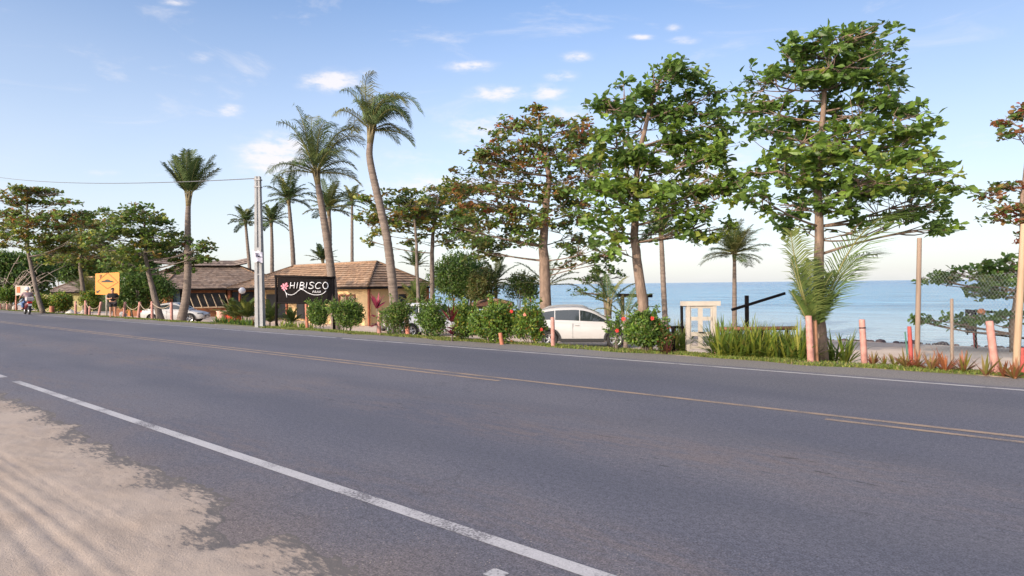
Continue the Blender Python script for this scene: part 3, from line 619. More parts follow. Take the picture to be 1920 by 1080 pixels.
bush('dense_tree', 'rounded brownish-green bush in front of the sea, beside the dark leafy tree', 'tree', 868, 936, 506, 572, 40, 3000, .15, [(OLV,.55),(G_DK,.3),((.16,.12,.04),.15)], 42, None, lobes=11)
bush('dense_tree', 'small airy grey-green bush standing alone against the sea', 'tree', 944, 1016, 512, 572, 41, 2200, .13, P_DARK+[(OLV,.3)], 43, None, lobes=12)
bush('dense_tree', 'deep green bush behind the crooked trunk beside the restaurant', 'tree', 206, 318, 508, 590, 47, 5200, .2, P_DARK, 44, BG, lobes=12)
bush('dense_tree', 'dark green tree mass directly above the small grey tiled roof', 'tree', 84, 150, 462, 532, 92, 3400, .38, P_DARK, 45, BG, lobes=10)
bush('dense_tree', 'deep green tree behind the leaning rusty-crowned tree', 'tree', 20, 100, 464, 570, 70, 4600, .34, P_DARK, 46, BG, lobes=12)
bush('dense_tree', 'dark tree at the end of the road beyond the scooter', 'tree', -40, 40, 470, 574, 66, 4200, .34, P_DARK, 47, BG, lobes=12)
bush('dense_tree', 'shaded green tree filling the gap between yellow sign and far roof', 'tree', 140, 232, 470, 560, 95, 4400, .4, P_DARK, 48, BG, lobes=12)
bush('dense_tree', 'dark green tree rising behind the restaurant roof edge', 'tree', 222, 300, 452, 540, 88, 3800, .38, P_DARK, 49, BG, lobes=12)
bush('bush', 'sunlit green bush below the yellow sign row of pink posts', 'shrub', 88, 142, 550, 588, 50, 2600, .16, HEDY+[(G_YE,.2)], 50, 'garden bushes by the roped posts', lobes=11)
bush('bush', 'sunny bush at the foot of the whitewashed tree', 'shrub', 62, 86, 556, 586, 49, 1200, .15, HEDY+[(G_YE,.3)], 51, 'garden bushes by the roped posts')
bush('bush', 'light green bush behind the scooter beside the orange and white board', 'shrub', -6, 34, 540, 572, 52, 1800, .17, HEDY, 52, 'garden bushes by the roped posts')
bush('bush', 'yellowish bush between the roped posts and the yellow sign', 'shrub', 150, 188, 545, 582, 50, 1600, .15, HEDY+[(G_YE,.3)], 53, 'garden bushes by the roped posts')
bush('bush', 'low dark bush against the restaurant wall behind the white saloon', 'shrub', 262, 302, 560, 590, 52, 1500, .16, [(OLV,.4),(G_DK,.3),(ORA,.2)], 54, 'garden bushes by the roped posts')
# dry bare shrub at the far end
r_ = np.random.default_rng(55); b = onground(10, 56); mb = MB()
for i in range(34):
    a = r_.uniform(-1.2, 1.2); ln = r_.uniform(2.0, 5.2); d = Vector((math.sin(a)*.9, r_.uniform(-.4, .4), 1)).normalized()
    p = b + Vector((r_.uniform(-.5, .5), 0, 0)); q = p + d*ln*.6; e = q + (d + Vector((r_.uniform(.0, .9), r_.uniform(-.3, .3), r_.uniform(-.9, .2)))).normalized()*ln*.55
    mb.tube(bez(p, q, e, 6), [.06, .05, .04, .03, .022, .014], 4)
    for k in range(3):
        f = e.lerp(q, r_.uniform(0, .8)); mb.tube([f, f + Vector((r_.uniform(-.3, .9), r_.uniform(-.3, .3), r_.uniform(-.7, .4)))], [.02, .008], 3)
tag(mb.build('bare_shrub', M('dry_twig', (.36,.29,.24), .9, .2, 6), None, True, loc=b), 'dry leafless grey shrub of arching twigs beyond the scooter', 'shrub')
# ------------------------------------------------------------------ palms
PG = [((.062,.094,.030), .5), ((.085,.115,.035), .3), ((.14,.14,.04), .2)]
def frond(p, d, L, sag, wind, r, n=16, lf=.2, wid=.028, pairs=34, hang=.5, twist=0.0):
    """pinnate leaf: returns rachis points and leaflet quads"""
    pts = [Vector(p)]; d = Vector(d).normalized(); ds = L/n; w = Vector(wind)
    for i in range(n):
        f = i/n; d = (d + (Vector((0, 0, -1))*sag*(.12+2.1*f*f) + w*(.1+1.6*f*f))*ds/L*1.0).normalized(); pts.append(pts[-1] + d*ds)
    V, Fo = [], []
    for j in range(pairs):
        f = .13 + .87*j/(pairs-1); x = f*n; i = min(int(x), n-1); q = pts[i].lerp(pts[i+1], x-i); t = (pts[min(i+1, n)]-pts[i]).normalized()
        sd_ = t.cross(Vector((0, 0, 1)))
        if sd_.length < .15: sd_ = t.cross(Vector((.3, 1, 0)))
        sd_.normalize()
        if twist: sd_ = Matrix.Rotation(twist, 3, t) @ sd_
        nn = sd_.cross(t)
        ll = L*lf*(.42+.9*math.sin(math.pi*min(1, .12+f*.86))**.8)*r.uniform(.8, 1.1)
        for s in (-1, 1):
            a = (sd_*s*.85 + t*.62 + nn*r.uniform(.0, .3) + w*.25).normalized()
            m = q + a*ll*.5; e = m + (a + Vector((0, 0, -1))*hang*r.uniform(.6, 1.4) + w*.35).normalized()*ll*.5
            wv = (t - a*t.dot(a)).normalized()*wid*.5
            b = len(V); V += [q-wv*.6, q+wv*.6, m-wv, m+wv, e]; Fo += [(b, b+1, b+3, b+2), (b+2, b+3, b+4)]
    return pts, V, Fo
def palm(name, label, trunk, fronds, L, group=None, seed=1, sag=.9, wind=(.0,0,0), wid=.035, lf=.2, pairs=34, hang=.5, palette=PG, shaft=True, cat='palm tree', shaftcol=(.17,.135,.07), stiff=None, barkm=PALMB, r_shaft=None):
    r = np.random.default_rng(seed); b = trunk[0][0].copy(); t = thing(name, label, cat, b, group)
    pts, rad = [], []
    for i in range(len(trunk)-1):
        for k in range(5):
            f = k/5; pts.append(trunk[i][0].lerp(trunk[i+1][0], f)); rad.append(trunk[i][1]*(1-f)+trunk[i+1][1]*f)
    pts.append(trunk[-1][0]); rad.append(trunk[-1][1])
    # smooth path, rings as slight radius steps
    for _ in range(3): pts = [pts[0]] + [(pts[i-1]+pts[i]*2+pts[i+1])/4 for i in range(1, len(pts)-1)] + [pts[-1]]
    pp, rr = [], []
    for i in range(len(pts)-1):
        for k in range(3): pp.append(pts[i].lerp(pts[i+1], k/3)); rr.append((rad[i]*(1-k/3)+rad[i+1]*k/3)*(1.05 if (i*3+k) % 2 else .97))
    pp.append(pts[-1]); rr.append(rad[-1]); pp[0] = pp[0] - Vector((0, 0, .12)); rr[0] *= 1.12; rr[1] *= 1.06
    MB().tube(pp, rr, 9).build('trunk', barkm, t, smooth=True)
    top = pts[-1]; ax = (pts[-1]-pts[-3]).normalized()
    if shaft:
        rs = r_shaft or rad[-1]; m2 = MB(); m2.tube([top-ax*.05, top+ax*rs*2.2, top+ax*rs*5, top+ax*rs*7], [rs*1.05, rs*1.25, rs*.95, rs*.3], 8)
        for k in range(7):
            a = k*.9; e = Vector((math.cos(a), math.sin(a), 0)); m2.tube([top+e*rs*.6, top+e*rs*1.0+ax*rs*3, top+e*rs*1.6+ax*rs*6], [rs*.4, rs*.32, rs*.18], 5)
        m2.build('leaf_base', M('palm_sheath', shaftcol, .8, .3, 6), t, smooth=True)
        top = top + ax*rs*4
    V, Fo, T = [], [], []; st = MB()
    for fi, fr_ in enumerate(fronds):
        if seed in (61, 62) and fi % 3 == 2: continue
        az, el = fr_[0], fr_[1]; lm = fr_[2] if len(fr_) > 2 else 1.0
        d = Vector((math.cos(az)*math.cos(el), math.sin(az)*math.cos(el), math.sin(el)))
        p, v, f = frond(top + d*.05, d, L*lm*r.uniform(.9, 1.08), sag*(fr_[3] if len(fr_) > 3 else 1), wind, r, wid=wid, lf=lf, pairs=pairs, hang=hang)
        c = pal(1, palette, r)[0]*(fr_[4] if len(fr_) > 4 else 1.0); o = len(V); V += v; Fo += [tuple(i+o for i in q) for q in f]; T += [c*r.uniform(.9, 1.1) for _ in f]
        s0 = len(st.v); st.tube(p, [L*.011*(1-.8*i/len(p))+.003 for i in range(len(p))], 4, caps=False)
    o = len(V); V += [Vector(q) for q in st.v]; Fo += [tuple(i+o for i in q) for q in st.f]; T += [np.array((.20,.19,.07))]*len(st.f)
    mk('crown', V, Fo, LEAFM, t, np.array(T))
    return t
def ring(n, els, seed, lens=(1, 1), bias=None, k=None):
    r = random.Random(seed); out = []
    for i in range(n):
        az = i*2.39996 + r.uniform(-.2, .2); el = els[0] + (els[1]-els[0])*((i+.5)/n) + r.uniform(-.12, .12)
        out.append((az, el, r.uniform(*lens)))
    return out
PGRP = 'tall coconut palms'; WIND = (1.0, .15, 0)
palm('palm_tree', 'tallest palm, curved ringed trunk, fronds blown to one side above the bungalow roof', trunk_px(28, [(742,600),(737,540),(727,450),(710,375),(697,320),(692,290),(694,268)], .21, .13),
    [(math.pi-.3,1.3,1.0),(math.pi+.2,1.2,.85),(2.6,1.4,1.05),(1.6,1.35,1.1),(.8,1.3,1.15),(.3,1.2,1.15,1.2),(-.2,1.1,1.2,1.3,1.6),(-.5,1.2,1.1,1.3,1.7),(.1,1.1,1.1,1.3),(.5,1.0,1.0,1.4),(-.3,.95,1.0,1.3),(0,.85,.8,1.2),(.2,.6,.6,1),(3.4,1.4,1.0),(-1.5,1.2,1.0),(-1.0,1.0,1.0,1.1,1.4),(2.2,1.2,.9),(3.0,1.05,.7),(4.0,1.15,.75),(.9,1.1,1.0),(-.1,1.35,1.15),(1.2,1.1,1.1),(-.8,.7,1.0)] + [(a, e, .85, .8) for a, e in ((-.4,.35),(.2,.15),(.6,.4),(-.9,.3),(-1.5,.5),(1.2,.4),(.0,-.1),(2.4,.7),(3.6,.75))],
    2.5, PGRP, 61, sag=3.3, wind=(1.1, .1, 0), wid=.032, lf=.27, pairs=40, hang=1.3)
palm('palm_tree', 'tall palm with wind-swept dark fronds directly behind the black name board', trunk_px(31, [(630,605),(624,540),(616,470),(607,410),(599,365),(596,345)], .23, .13),
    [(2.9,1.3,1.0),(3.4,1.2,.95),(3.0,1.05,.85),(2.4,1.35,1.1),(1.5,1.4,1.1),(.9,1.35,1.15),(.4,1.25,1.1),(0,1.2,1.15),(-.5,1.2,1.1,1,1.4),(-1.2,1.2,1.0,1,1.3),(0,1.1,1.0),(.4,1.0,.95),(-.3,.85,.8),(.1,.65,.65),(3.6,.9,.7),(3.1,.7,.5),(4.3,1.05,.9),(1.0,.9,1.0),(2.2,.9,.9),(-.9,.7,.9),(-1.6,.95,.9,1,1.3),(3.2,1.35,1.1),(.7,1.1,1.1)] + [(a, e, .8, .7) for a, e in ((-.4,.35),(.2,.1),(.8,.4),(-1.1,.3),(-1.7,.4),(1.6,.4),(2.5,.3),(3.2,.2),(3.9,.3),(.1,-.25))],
    3.0, PGRP, 62, sag=2.6, wind=(.6, .1, 0), wid=.036, lf=.27, pairs=40, hang=1.1)
palm('palm_tree', 'palm with upright fronds and leaning foot standing beside the white saloon car', trunk_px(36.2, [(338,598),(347,570),(352,530),(352,470),(352,410),(353,385)], .25, .13),
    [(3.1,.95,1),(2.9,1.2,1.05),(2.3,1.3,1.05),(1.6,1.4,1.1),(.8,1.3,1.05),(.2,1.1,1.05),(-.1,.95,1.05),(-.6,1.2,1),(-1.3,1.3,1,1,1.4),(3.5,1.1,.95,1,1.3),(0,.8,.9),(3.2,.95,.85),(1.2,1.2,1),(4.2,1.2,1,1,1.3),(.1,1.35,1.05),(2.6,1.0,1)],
    2.35, PGRP, 63, sag=.38, wind=(.15, 0, 0), wid=.055, lf=.22, pairs=36, hang=.45)
FARP = 'slender palms beyond the roofs'
for (lab, Z, path, L_, sd_, els) in [
    ('slender palm standing at the gap between the two roofs', 76, [(470,545),(468,500),(464,460),(461,425)], 2.1, 64, (-.3, 1.3)),
    ('short-crowned palm just beside the concrete pole', 70, [(510,545),(510,500),(510,460),(509,425)], 2.2, 65, (-.3, 1.3)),
    ('spreading palm between the concrete pole and the tallest palms', 60, [(553,530),(549,470),(545,420),(542,385)], 2.5, 66, (-.25, 1.35)),
    ('palm whose crown shows behind the trunk above the black name board', 56, [(618,530),(618,470),(618,420),(617,405)], 2.5, 67, (-.2, 1.35)),
    ('thin distant palm beyond the bungalow ridge', 84, [(660,530),(660,470),(660,410),(660,385)], 2.2, 68, (-.3, 1.3))]:
    palm('palm_tree', lab, trunk_px(Z, path, .24, .15), ring(22, els, sd_, (.85, 1.1)), L_, FARP, sd_, sag=1.0, wind=(.1, 0, 0), wid=.085, lf=.24, pairs=24, hang=.6)
palm('palm_tree', 'low dark palm top showing over the bungalow roof beside the name board palm', trunk_px(62, [(608,530),(607,505),(606,497)], .16, .12), ring(18, (.1, 1.3), 69, (.8, 1)), 1.9, FARP, 69, sag=.6, wid=.08, lf=.22, pairs=22)
palm('palm_tree', 'small palm top peeping over the hipped end of the bungalow', trunk_px(58, [(780,540),(780,515),(780,508)], .15, .1), ring(16, (.1, 1.3), 70, (.8, 1)), 1.8, FARP, 70, sag=.7, wid=.07, lf=.22, pairs=22)
palm('palm_tree', 'seaside coconut palm standing free against the sky beyond the white gate', trunk_px(33, [(1376,600),(1377,560),(1377,515),(1377,488)], .13, .085), ring(34, (-.25, 1.4), 71, (.85, 1.1)), 1.6, PGRP, 71, sag=.8, wind=(.1, 0, 0), wid=.03, lf=.32, pairs=34, hang=.5)
palm('palm_tree', 'slim palm trunk with its crown tangled in the bright green tree', trunk_px(29, [(1248,610),(1244,540),(1241,470),(1240,450)], .13, .095), ring(20, (-.3, 1.3), 72, (.8, 1.05)), 1.6, PGRP, 72, sag=.8, wind=(.2, 0, 0), wid=.04, lf=.25, pairs=28, barkm=PALMB)
palm('palm_tree', 'young palm top on the far side of the thick reddish trunk', trunk_px(40, [(1030,560),(1028,545),(1026,535)], .1, .09), [(0,.9),(.3,.55),(-.3,.35),(.1,1.2),(3.1,.5),(2.9,.8),(3.3,.2),(1.6,1.2),(0,.1)], 2.3, 'young palms by the shore', 73, sag=.9, wid=.06, lf=.2, pairs=26, shaft=False)
palm('palm_tree', 'young palm between the round brownish bush and the airy grey-green bush', trunk_px(43, [(929,560),(930,545),(930,528)], .12, .1), ring(14, (-.3, 1.3), 74, (.8, 1)), 1.9, 'young palms by the shore', 74, sag=.9, wid=.065, lf=.22, pairs=24, shaft=False)
palm('palm_tree', 'short young palm with yellow base beside the dark beach frame', trunk_px(27, [(1143,590),(1142,588)], .12, .1), [(.2,1.1),(.1,.8),(3.0,.9),(3.1,.5),(0,.45),(1.6,1.2),(2.7,1.2)], 1.5, 'young palms by the shore', 75, sag=1.2, wid=.05, lf=.2, pairs=22, shaft=True)
palm('palm_tree', 'short arching young palm before the pale slanting tree trunk', trunk_px(25, [(1172,600),(1172,595)], .09, .08), [(.1,.9),(.0,.55),(3.0,.8),(3.2,.5),(.5,1.2),(2.6,1.2),(-.2,.25)], 1.35, 'young palms by the shore', 76, sag=1.2, wid=.045, lf=.2, pairs=22, shaft=False)
palm('palm_tree', 'young coconut palm with one long arched frond, behind the thick pink post', trunk_px(13.0, [(1526,672),(1526,645),(1526,625)], .075, .05),
    [(3.35,1.28,1.05,.35),(.10,1.2,1.7,1.9,1.25),(.25,1.12,1.2,1.6,1.15),(3.1,1.28,.80,.7),(.1,1.38,.62,.9),(-1.4,1.45,.62),(3.2,1.1,.45,.7),(1.6,1.4,.8),(.3,1.15,.5,.9)],
    1.9, 'young palms by the shore', 77, sag=1.1, wind=(.35, 0, 0), wid=.022, lf=.27, pairs=60, hang=.45, shaft=False, palette=[((.095,.14,.035),.6),((.14,.17,.045),.4)])
ARG = 'feathery palms before the bungalow'
for i, (px, pyb, Z, L_, h_, lab) in enumerate([(440,590,40,1.5,.5,'feathery yellow-green palm clump nearest the restaurant door'), (462,592,39,1.4,.6,'feathery palm clump close behind the concrete pole'),
    (505,592,40,1.3,.4,'feathery palm clump between the concrete pole and the name board'), (784,600,37,1.9,1.5,'yellowish palm clump against the shaded end wall of the bungalow'), (545,590,42,1.2,.3,'feathery palm clump behind the black name board'),
    (165,580,52,2.3,1.6,'drooping fan of palm fronds below the bushy olive tree')]):
    b = onground(px, Z); palm('palm_clump', lab, [(b, .06), (b+Vector((0, 0, h_)), .05)], ring(16, (.35, 1.35), 80+i, (.7, 1.1)), L_, ARG, 80+i, sag=1.0, wid=.06, lf=.2, pairs=22, shaft=False, palette=[((.10,.14,.03),.5),((.17,.18,.04),.35),((.07,.10,.03),.15)], cat='palm clump')
# ------------------------------------------------------------------ strap-leaved plants
def straps(b, n, L, w, els, r, sag=1.0, palette=None, spread=.06):
    V, Fo, T = [], [], []; cs = pal(n, palette, r)
    for i in range(n):
        az = r.uniform(0, 6.283); el = r.uniform(*els); l = L*r.uniform(.65, 1.1); d = Vector((math.cos(az)*math.cos(el), math.sin(az)*math.cos(el), math.sin(el)))
        p = Vector(b) + Vector((math.cos(az), math.sin(az), 0))*r.uniform(0, spread); s = d.cross(Vector((0, 0, 1))).normalized(); o = len(V); k = 5
        for j in range(k+1):
            f = j/k; ww = w*(.55+.9*f if f < .5 else 2*(1-f)*1.0)*.5 if j < k else 0.002
            V += [p - s*ww, p + s*ww]; d = (d + Vector((0, 0, -1))*sag*(.1+.5*f)/k*2).normalized(); p = p + d*l/k
        Fo += [(o+2*j, o+2*j+1, o+2*j+3, o+2*j+2) for j in range(k)]; T += [cs[i]*(.85+.06*j) for j in range(k)]
    return V, Fo, T
def strap_plant(name, label, cat, b, n, L, w, els, seed, palette, group=None, sag=1.0, spread=.06, stem=0):
    r = np.random.default_rng(seed)
    if stem:
        t = thing(name, label, cat, b, group); MB().tube([b-Vector((0, 0, .04)), b+Vector((.02, 0, stem*.6)), b+Vector((0, 0, stem+.1))], [.022, .018, .015], 6).build('stem', BARKG, t, True)
        V, Fo, T = [], [], []
        for q, m in ((stem, n), (stem*.62, n//2), (stem*.35, n//2)):
            v, f, tt = straps(b+Vector((0, 0, q)), m, L*(1 if q == stem else .85), w, els if q == stem else (.0, .6), r, sag, palette, .02)
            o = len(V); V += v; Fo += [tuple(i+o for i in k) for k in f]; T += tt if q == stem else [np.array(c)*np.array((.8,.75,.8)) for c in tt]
        mk('leaves', V, Fo, LEAF, t, np.array(T)); return t
    V, Fo, T = straps(b, n, L, w, els, r, sag, palette, spread)
    return tag(mk(name, V, Fo, LEAF, None, np.array(T), loc=b), label, cat, group)
YG = [((.24,.27,.04),.4),((.15,.22,.035),.35),((.33,.31,.07),.15),((.09,.14,.03),.1)]
LG = 'strap-leaved lilies in the bed beside the white gate'
r_ = np.random.default_rng(90); k = 0
for row, (y0, h_) in enumerate(((662, .0), (655, .0), (648, 0))):
    for px in range(1352-row*3, 1512, 15):
        b = onground(px + r_.uniform(-5, 5), 13.5 + row*.7 + (1430-px)*.004)
        strap_plant('lily_clump', 'yellow-green strap-leaved lily clump in the thick bed beside the white gate', 'plant', b, 38, .80*r_.uniform(.8, 1.2), .05, (.45, 1.5), 200+k, YG, LG, 1.1, .18); k += 1
for px, dz, lab in ((1257,.6,'yellow-green lily clump beside the dark cordyline'),(1268,.9,'yellow-green lily clump in the middle, near the red-flowered shrub'),(1279,.7,'yellow-green lily clump touching the post of the white gate')):
    strap_plant('lily_clump', lab, 'plant', onground(px, 14.9+dz), 34, .8, .05, (.7, 1.5), 260+px, YG, 'lilies between gate and flowering shrub', .75, .14)
for px, py, lab in ((1562,676,'lily clump just seaward of the tall trunk behind the young coconut palm'),(1583,676,'sprawling lily clump between the tall trunk and the next pink post'),(1500,672,'tall lily clump crowding the thick pink post')):
    strap_plant('lily_clump', lab, 'plant', onground(px, zpx(px, py)+.35), 40, .78, .05, (.35, 1.45), 300+px, YG, 'lilies around the tall trunk', .9, .16)
BR = [((.34,.13,.06),.45),((.28,.20,.06),.3),((.40,.20,.10),.15),((.20,.20,.05),.1)]; BY = [((.30,.28,.05),.5),((.24,.2,.05),.3),((.34,.16,.07),.2)]
BRG = 'bromeliads along the seaward verge'
for px, py, n_, L_, pl_, lab in ((1636,682,20,.30,BR,'small brown bromeliad right beside the pink post with a dark band'),(1657,684,16,.26,BY,'low yellowish bromeliad at the foot of the banded pink post'),(1676,684,22,.34,BY,'yellow bromeliad in front of the red stake'),
    (1697,689,20,.36,BR,'reddish bromeliad spreading in front of the red stake'),(1717,690,24,.42,BR,'largest rusty bromeliad at the foot of the tall brown pole'),(1745,694,20,.38,BR,'bromeliad between the tall brown pole and the short stake'),
    (1771,696,24,.44,[((.45,.17,.07),.7),((.34,.13,.06),.3)],'bright orange-red bromeliad below the short brown stake'),(1805,698,22,.38,BY+BR[:1],'spiky bromeliad with yellow centre past the short brown stake'),(1846,704,14,.40,BR,'thin brown bromeliad before the fat leaning pink post'),
    (1880,706,14,.34,BR,'small bromeliad between the fat pink post and the leaning tall stake'),(1902,710,18,.36,BR,'rusty bromeliad at the foot of the leaning tall stake')):
    strap_plant('bromeliad', lab, 'plant', onground(px, zpx(px, py)), n_, L_, .045, (.25, 1.35), 400+px, pl_, BRG, .35, .03)
CP = [((.42,.05,.10),.6),((.24,.03,.06),.3),((.12,.03,.04),.1)]
strap_plant('cordyline', 'tall pink-leaved cordyline before the bungalow corner', 'plant', onground(706, zpx(706,626)), 16, .55, .11, (.5, 1.45), 501, CP, 'red cordylines in the verge', .6, stem=.85)
strap_plant('cordyline', 'dark red cordyline in front of the nose of the silver van', 'plant', onground(846, zpx(846,640)+.1), 22, .55, .08, (.3, 1.4), 502, [((.26,.03,.045),.6),((.16,.03,.04),.4)], 'red cordylines in the verge', .5, stem=.55)
strap_plant('cordyline', 'low purple-brown cordyline at the foot of the flowering shrub by the gate', 'plant', onground(1250, zpx(1250,663)), 24, .30, .055, (.1, 1.3), 503, [((.09,.025,.03),.6),((.14,.06,.035),.4)], 'red cordylines in the verge', .5)
k = 0
for (x0, x1, py, n_, lab, nm, pl_) in ((405, 480, 598, 15, 'low leafy plant in the bed before the feathery palms', 'plants in the bed before the feathery palms', HEDY), (520, 585, 604, 11, 'low leafy plant in the bed under the black name board', 'plants in the bed under the name board', YG)):
    for i in range(n_):
        px = x0 + (x1-x0)*(i+.5)/n_; p = onground(px, 37 + (i % 3)*.9)
        strap_plant('bedding_plant', lab, 'plant', p, 20, .62, .09, (.4, 1.45), 520+k, pl_+[(G_DK,.3)], nm, .9, .2); k += 1
for px, Z, lab in ((1075,29,'spiky agave on the beach behind the hatchback roof'), (990,37,'grassy agave tuft seen over the hedge near the thick trunk'), (1188,24,'spiky plant at the foot of the pale slanting trunk')):
    strap_plant('agave', lab, 'plant', onground(px, Z)+Vector((0, 0, .3)), 26, 1.0, .06, (.5, 1.5), 560+px, [((.12,.15,.07),.6),((.2,.22,.09),.4)], 'agaves on the shore', .3, .1)
# ------------------------------------------------------------------ tiled roofs and buildings
def tiles(mb, e0, e1, r1, r0, cols, r, course=.33, tw=.26, lift=.06):
    """courses of overlapping tiles from eave edge e0-e1 up to ridge edge r0-r1 (r0 may equal r1)"""
    e0, e1, r0, r1 = map(Vector, (e0, e1, r0, r1)); nrm = (e1-e0).cross(((r0+r1)/2)-e0).normalized()
    if nrm.z < 0: nrm = -nrm
    n = max(3, int((((r0+r1)-(e0+e1))/2).length/course))
    for i in range(n):
        a0, a1 = e0.lerp(r0, i/n), e1.lerp(r1, i/n); b0, b1 = e0.lerp(r0, (i+1.12)/n if i < n-1 else 1), e1.lerp(r1, (i+1.12)/n if i < n-1 else 1)
        m = max(1, int((a1-a0).length/tw)); jit = r.uniform(-.012, .012)
        for k in range(m):
            f0, f1 = k/m, (k+1)/m; z = nrm*(lift+jit+r.uniform(-.006, .006))
            q = [a0.lerp(a1, f0)+z, a0.lerp(a1, f1)+z, b0.lerp(b1, f1), b0.lerp(b1, f0)]; c = np.array(cols[int(r.integers(len(cols)))])*r.uniform(.85, 1.12)
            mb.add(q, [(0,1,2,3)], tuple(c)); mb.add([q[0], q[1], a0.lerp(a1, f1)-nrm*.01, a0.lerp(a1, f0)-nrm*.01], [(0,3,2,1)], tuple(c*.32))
def wallbox(mb, a, b, z0, z1, th=.15, col=(1,1,1), n_in=None):
    a, b = Vector((a[0], a[1], 0)), Vector((b[0], b[1], 0)); d = b-a; c = (a+b)/2; c.z = (z0+z1)/2
    mb.box(c, (d.length, th, z1-z0), rotz(math.atan2(d.y, d.x)), col)
T_ORA = [(.35,.215,.13),(.32,.195,.115),(.38,.24,.15),(.28,.17,.105),(.34,.225,.145)]
T_BRN = [(.29,.205,.155),(.25,.175,.135),(.33,.24,.185),(.21,.15,.12),(.30,.225,.18)]
T_GRY = [(.24,.18,.15),(.19,.14,.12),(.28,.22,.18)]
WALLY = M('ochre_wall', (.60,.40,.20), .9, .08, 2, .3, 30); WALLB = M('brown_wall', (.20,.075,.03), .8, .2, 3, .2, 30)
WOODO = M('orange_wood', (.46,.19,.05), .7, .15, 4, .2, 20, stretch=(1,1,.2)); DARKIN = M('dark_opening', (.012,.012,.014), .5, .1)
SHUT = M('shutter_bar', (.55,.42,.28), .8, .1); PANE = M('blue_grey_glass', (.05,.08,.10), .08, .1, spec=.8)
def hip_roof(parent, E, Rg, faces, cols, seed, mat=TILE, fascia=DARKW, ridgecol=None, thick=.06):
    r = np.random.default_rng(seed); mb = MB()
    for f in faces:
        q = [E[i] if k == 'E' else Rg[i] for k, i in f]
        if len(q) == 3: tiles(mb, q[0], q[1], q[2], q[2], cols, r)
        else: tiles(mb, q[0], q[1], q[2], q[3], cols, r)
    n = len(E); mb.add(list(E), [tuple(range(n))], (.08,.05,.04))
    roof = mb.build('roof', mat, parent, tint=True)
    caps = MB()
    for f in faces:
        q = [E[i] if k == 'E' else Rg[i] for k, i in f]
        for a, b in ((q[0], q[-1]), (q[1], q[2])):
            if (Vector(a)-Vector(b)).length > .1: caps.tube([Vector(a)+Vector((0,0,.04)), Vector(b)+Vector((0,0,.05))], .085, 6)
    for i in range(len(Rg)-1): caps.tube([Vector(Rg[i])+Vector((0,0,.05)), Vector(Rg[i+1])+Vector((0,0,.05))], .10, 6)
    caps.build('ridge_cap', M('ridge_tile', ridgecol or (.30,.19,.12), .85, .25, 5, .3, 20), roof, True)
    fb = MB()
    for i in range(n):
        a, b = Vector(E[i]), Vector(E[(i+1) % n]); d = (b-a); c = (a+b)/2 - Vector((0, 0, .085)); fb.box(c, (d.length-.02, .05, .13), rotz(math.atan2(d.y, d.x)))
    fb.build('fascia', fascia, roof)
    return roof
# --- bungalow with ochre wall
C0 = U(689, 535, 43.6); uB, nB = UDIR, NDIR; zE, zR = 1.55, 3.38
def BP(s, d, z): return Vector((C0.x, C0.y, 0)) + uB*s + nB*d + Vector((0, 0, z))
b_bung = thing('bungalow', 'long low bungalow with warm tiled hip roof behind the black name board', 'house', BP(9, 3, -1.05))
E = [BP(0, 0, zE), BP(20, 0, zE), BP(20, 6.4, zE), BP(0, 6.4, zE)]; Rg = [BP(3.0, 3.2, zR), BP(14.4, 3.2, zR)]
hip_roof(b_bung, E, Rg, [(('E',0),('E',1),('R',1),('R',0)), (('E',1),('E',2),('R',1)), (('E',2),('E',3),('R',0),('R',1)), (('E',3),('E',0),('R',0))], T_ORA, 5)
mb = MB(); z0 = -1.15; z1 = zE-.12
o_ = .55
wallbox(mb, BP(o_, o_, 0), BP(2.05, o_, 0), z0, z1); wallbox(mb, BP(2.05, o_, 0), BP(4.0, o_, 0), z0, -.05); wallbox(mb, BP(2.05, o_, 0), BP(4.0, o_, 0), .98, z1); wallbox(mb, BP(4.0, o_, 0), BP(8.0, o_, 0), z0, z1)
wallbox(mb, BP(8, o_+1.5, 0), BP(19, o_+1.5, 0), z0, z1); wallbox(mb, BP(8, o_+.08, 0), BP(8, o_+1.4, 0), z0, z1)
wallbox(mb, BP(o_, o_+.08, 0), BP(o_, 3.1, 0), z0, z1); wallbox(mb, BP(o_, 3.1, 0), BP(o_, 3.95, 0), 1.0, z1); wallbox(mb, BP(o_, 3.95, 0), BP(o_, 5.9, 0), z0, z1)
wallbox(mb, BP(o_+.1, 5.85, 0), BP(19, 5.85, 0), z0, z1)
mb.build('wall', WALLY, b_bung)
mb = MB(); mb.box(BP(o_+.12, 3.52, -.05), (.06, .85, 2.1), rotz(ROADROT)); mb.build('door', DARKIN, b_bung)
mb = MB()
mb.box(BP(3.02, o_+.06, .46), (1.9, .05, 1.0), rotz(ROADROT)); wp = mb.build('window', M('curtained_pane', (.40,.27,.20), .4, .2, 3), b_bung)
mb = MB()
for (s, z, a, b) in ((2.05,.46,.10,1.12),(3.02,.46,.07,1.0),(4.0,.46,.10,1.12),(3.02,-.05,1.9,.10),(3.02,.98,1.9,.10)): mb.box(BP(s, o_-.09, z), (a, .08, b), rotz(ROADROT))
mb.build('window_frame', M('brown_frame', (.20,.07,.035), .7, .15), wp)
for (s, d) in ((.44, .44), (7.6, .44), (11, .44), (15, .44), (18.6, .44), (o_-.14, 5.9)):
    MB().box(BP(s, d, (z0+z1)/2), (.15, .15, z1-z0), rotz(ROADROT), bev=.01).build('post', M('red_brown_post', (.26,.075,.035), .7, .2, 5), b_bung)
MB().box(BP(10.5, o_+1.38, .0), (3.0, .05, 2.0), rotz(ROADROT)).build('window', DARKIN, b_bung)
MB().box(BP(15.2, o_+1.38, .0), (3.2, .05, 2.0), rotz(ROADROT)).build('window', DARKIN, b_bung)
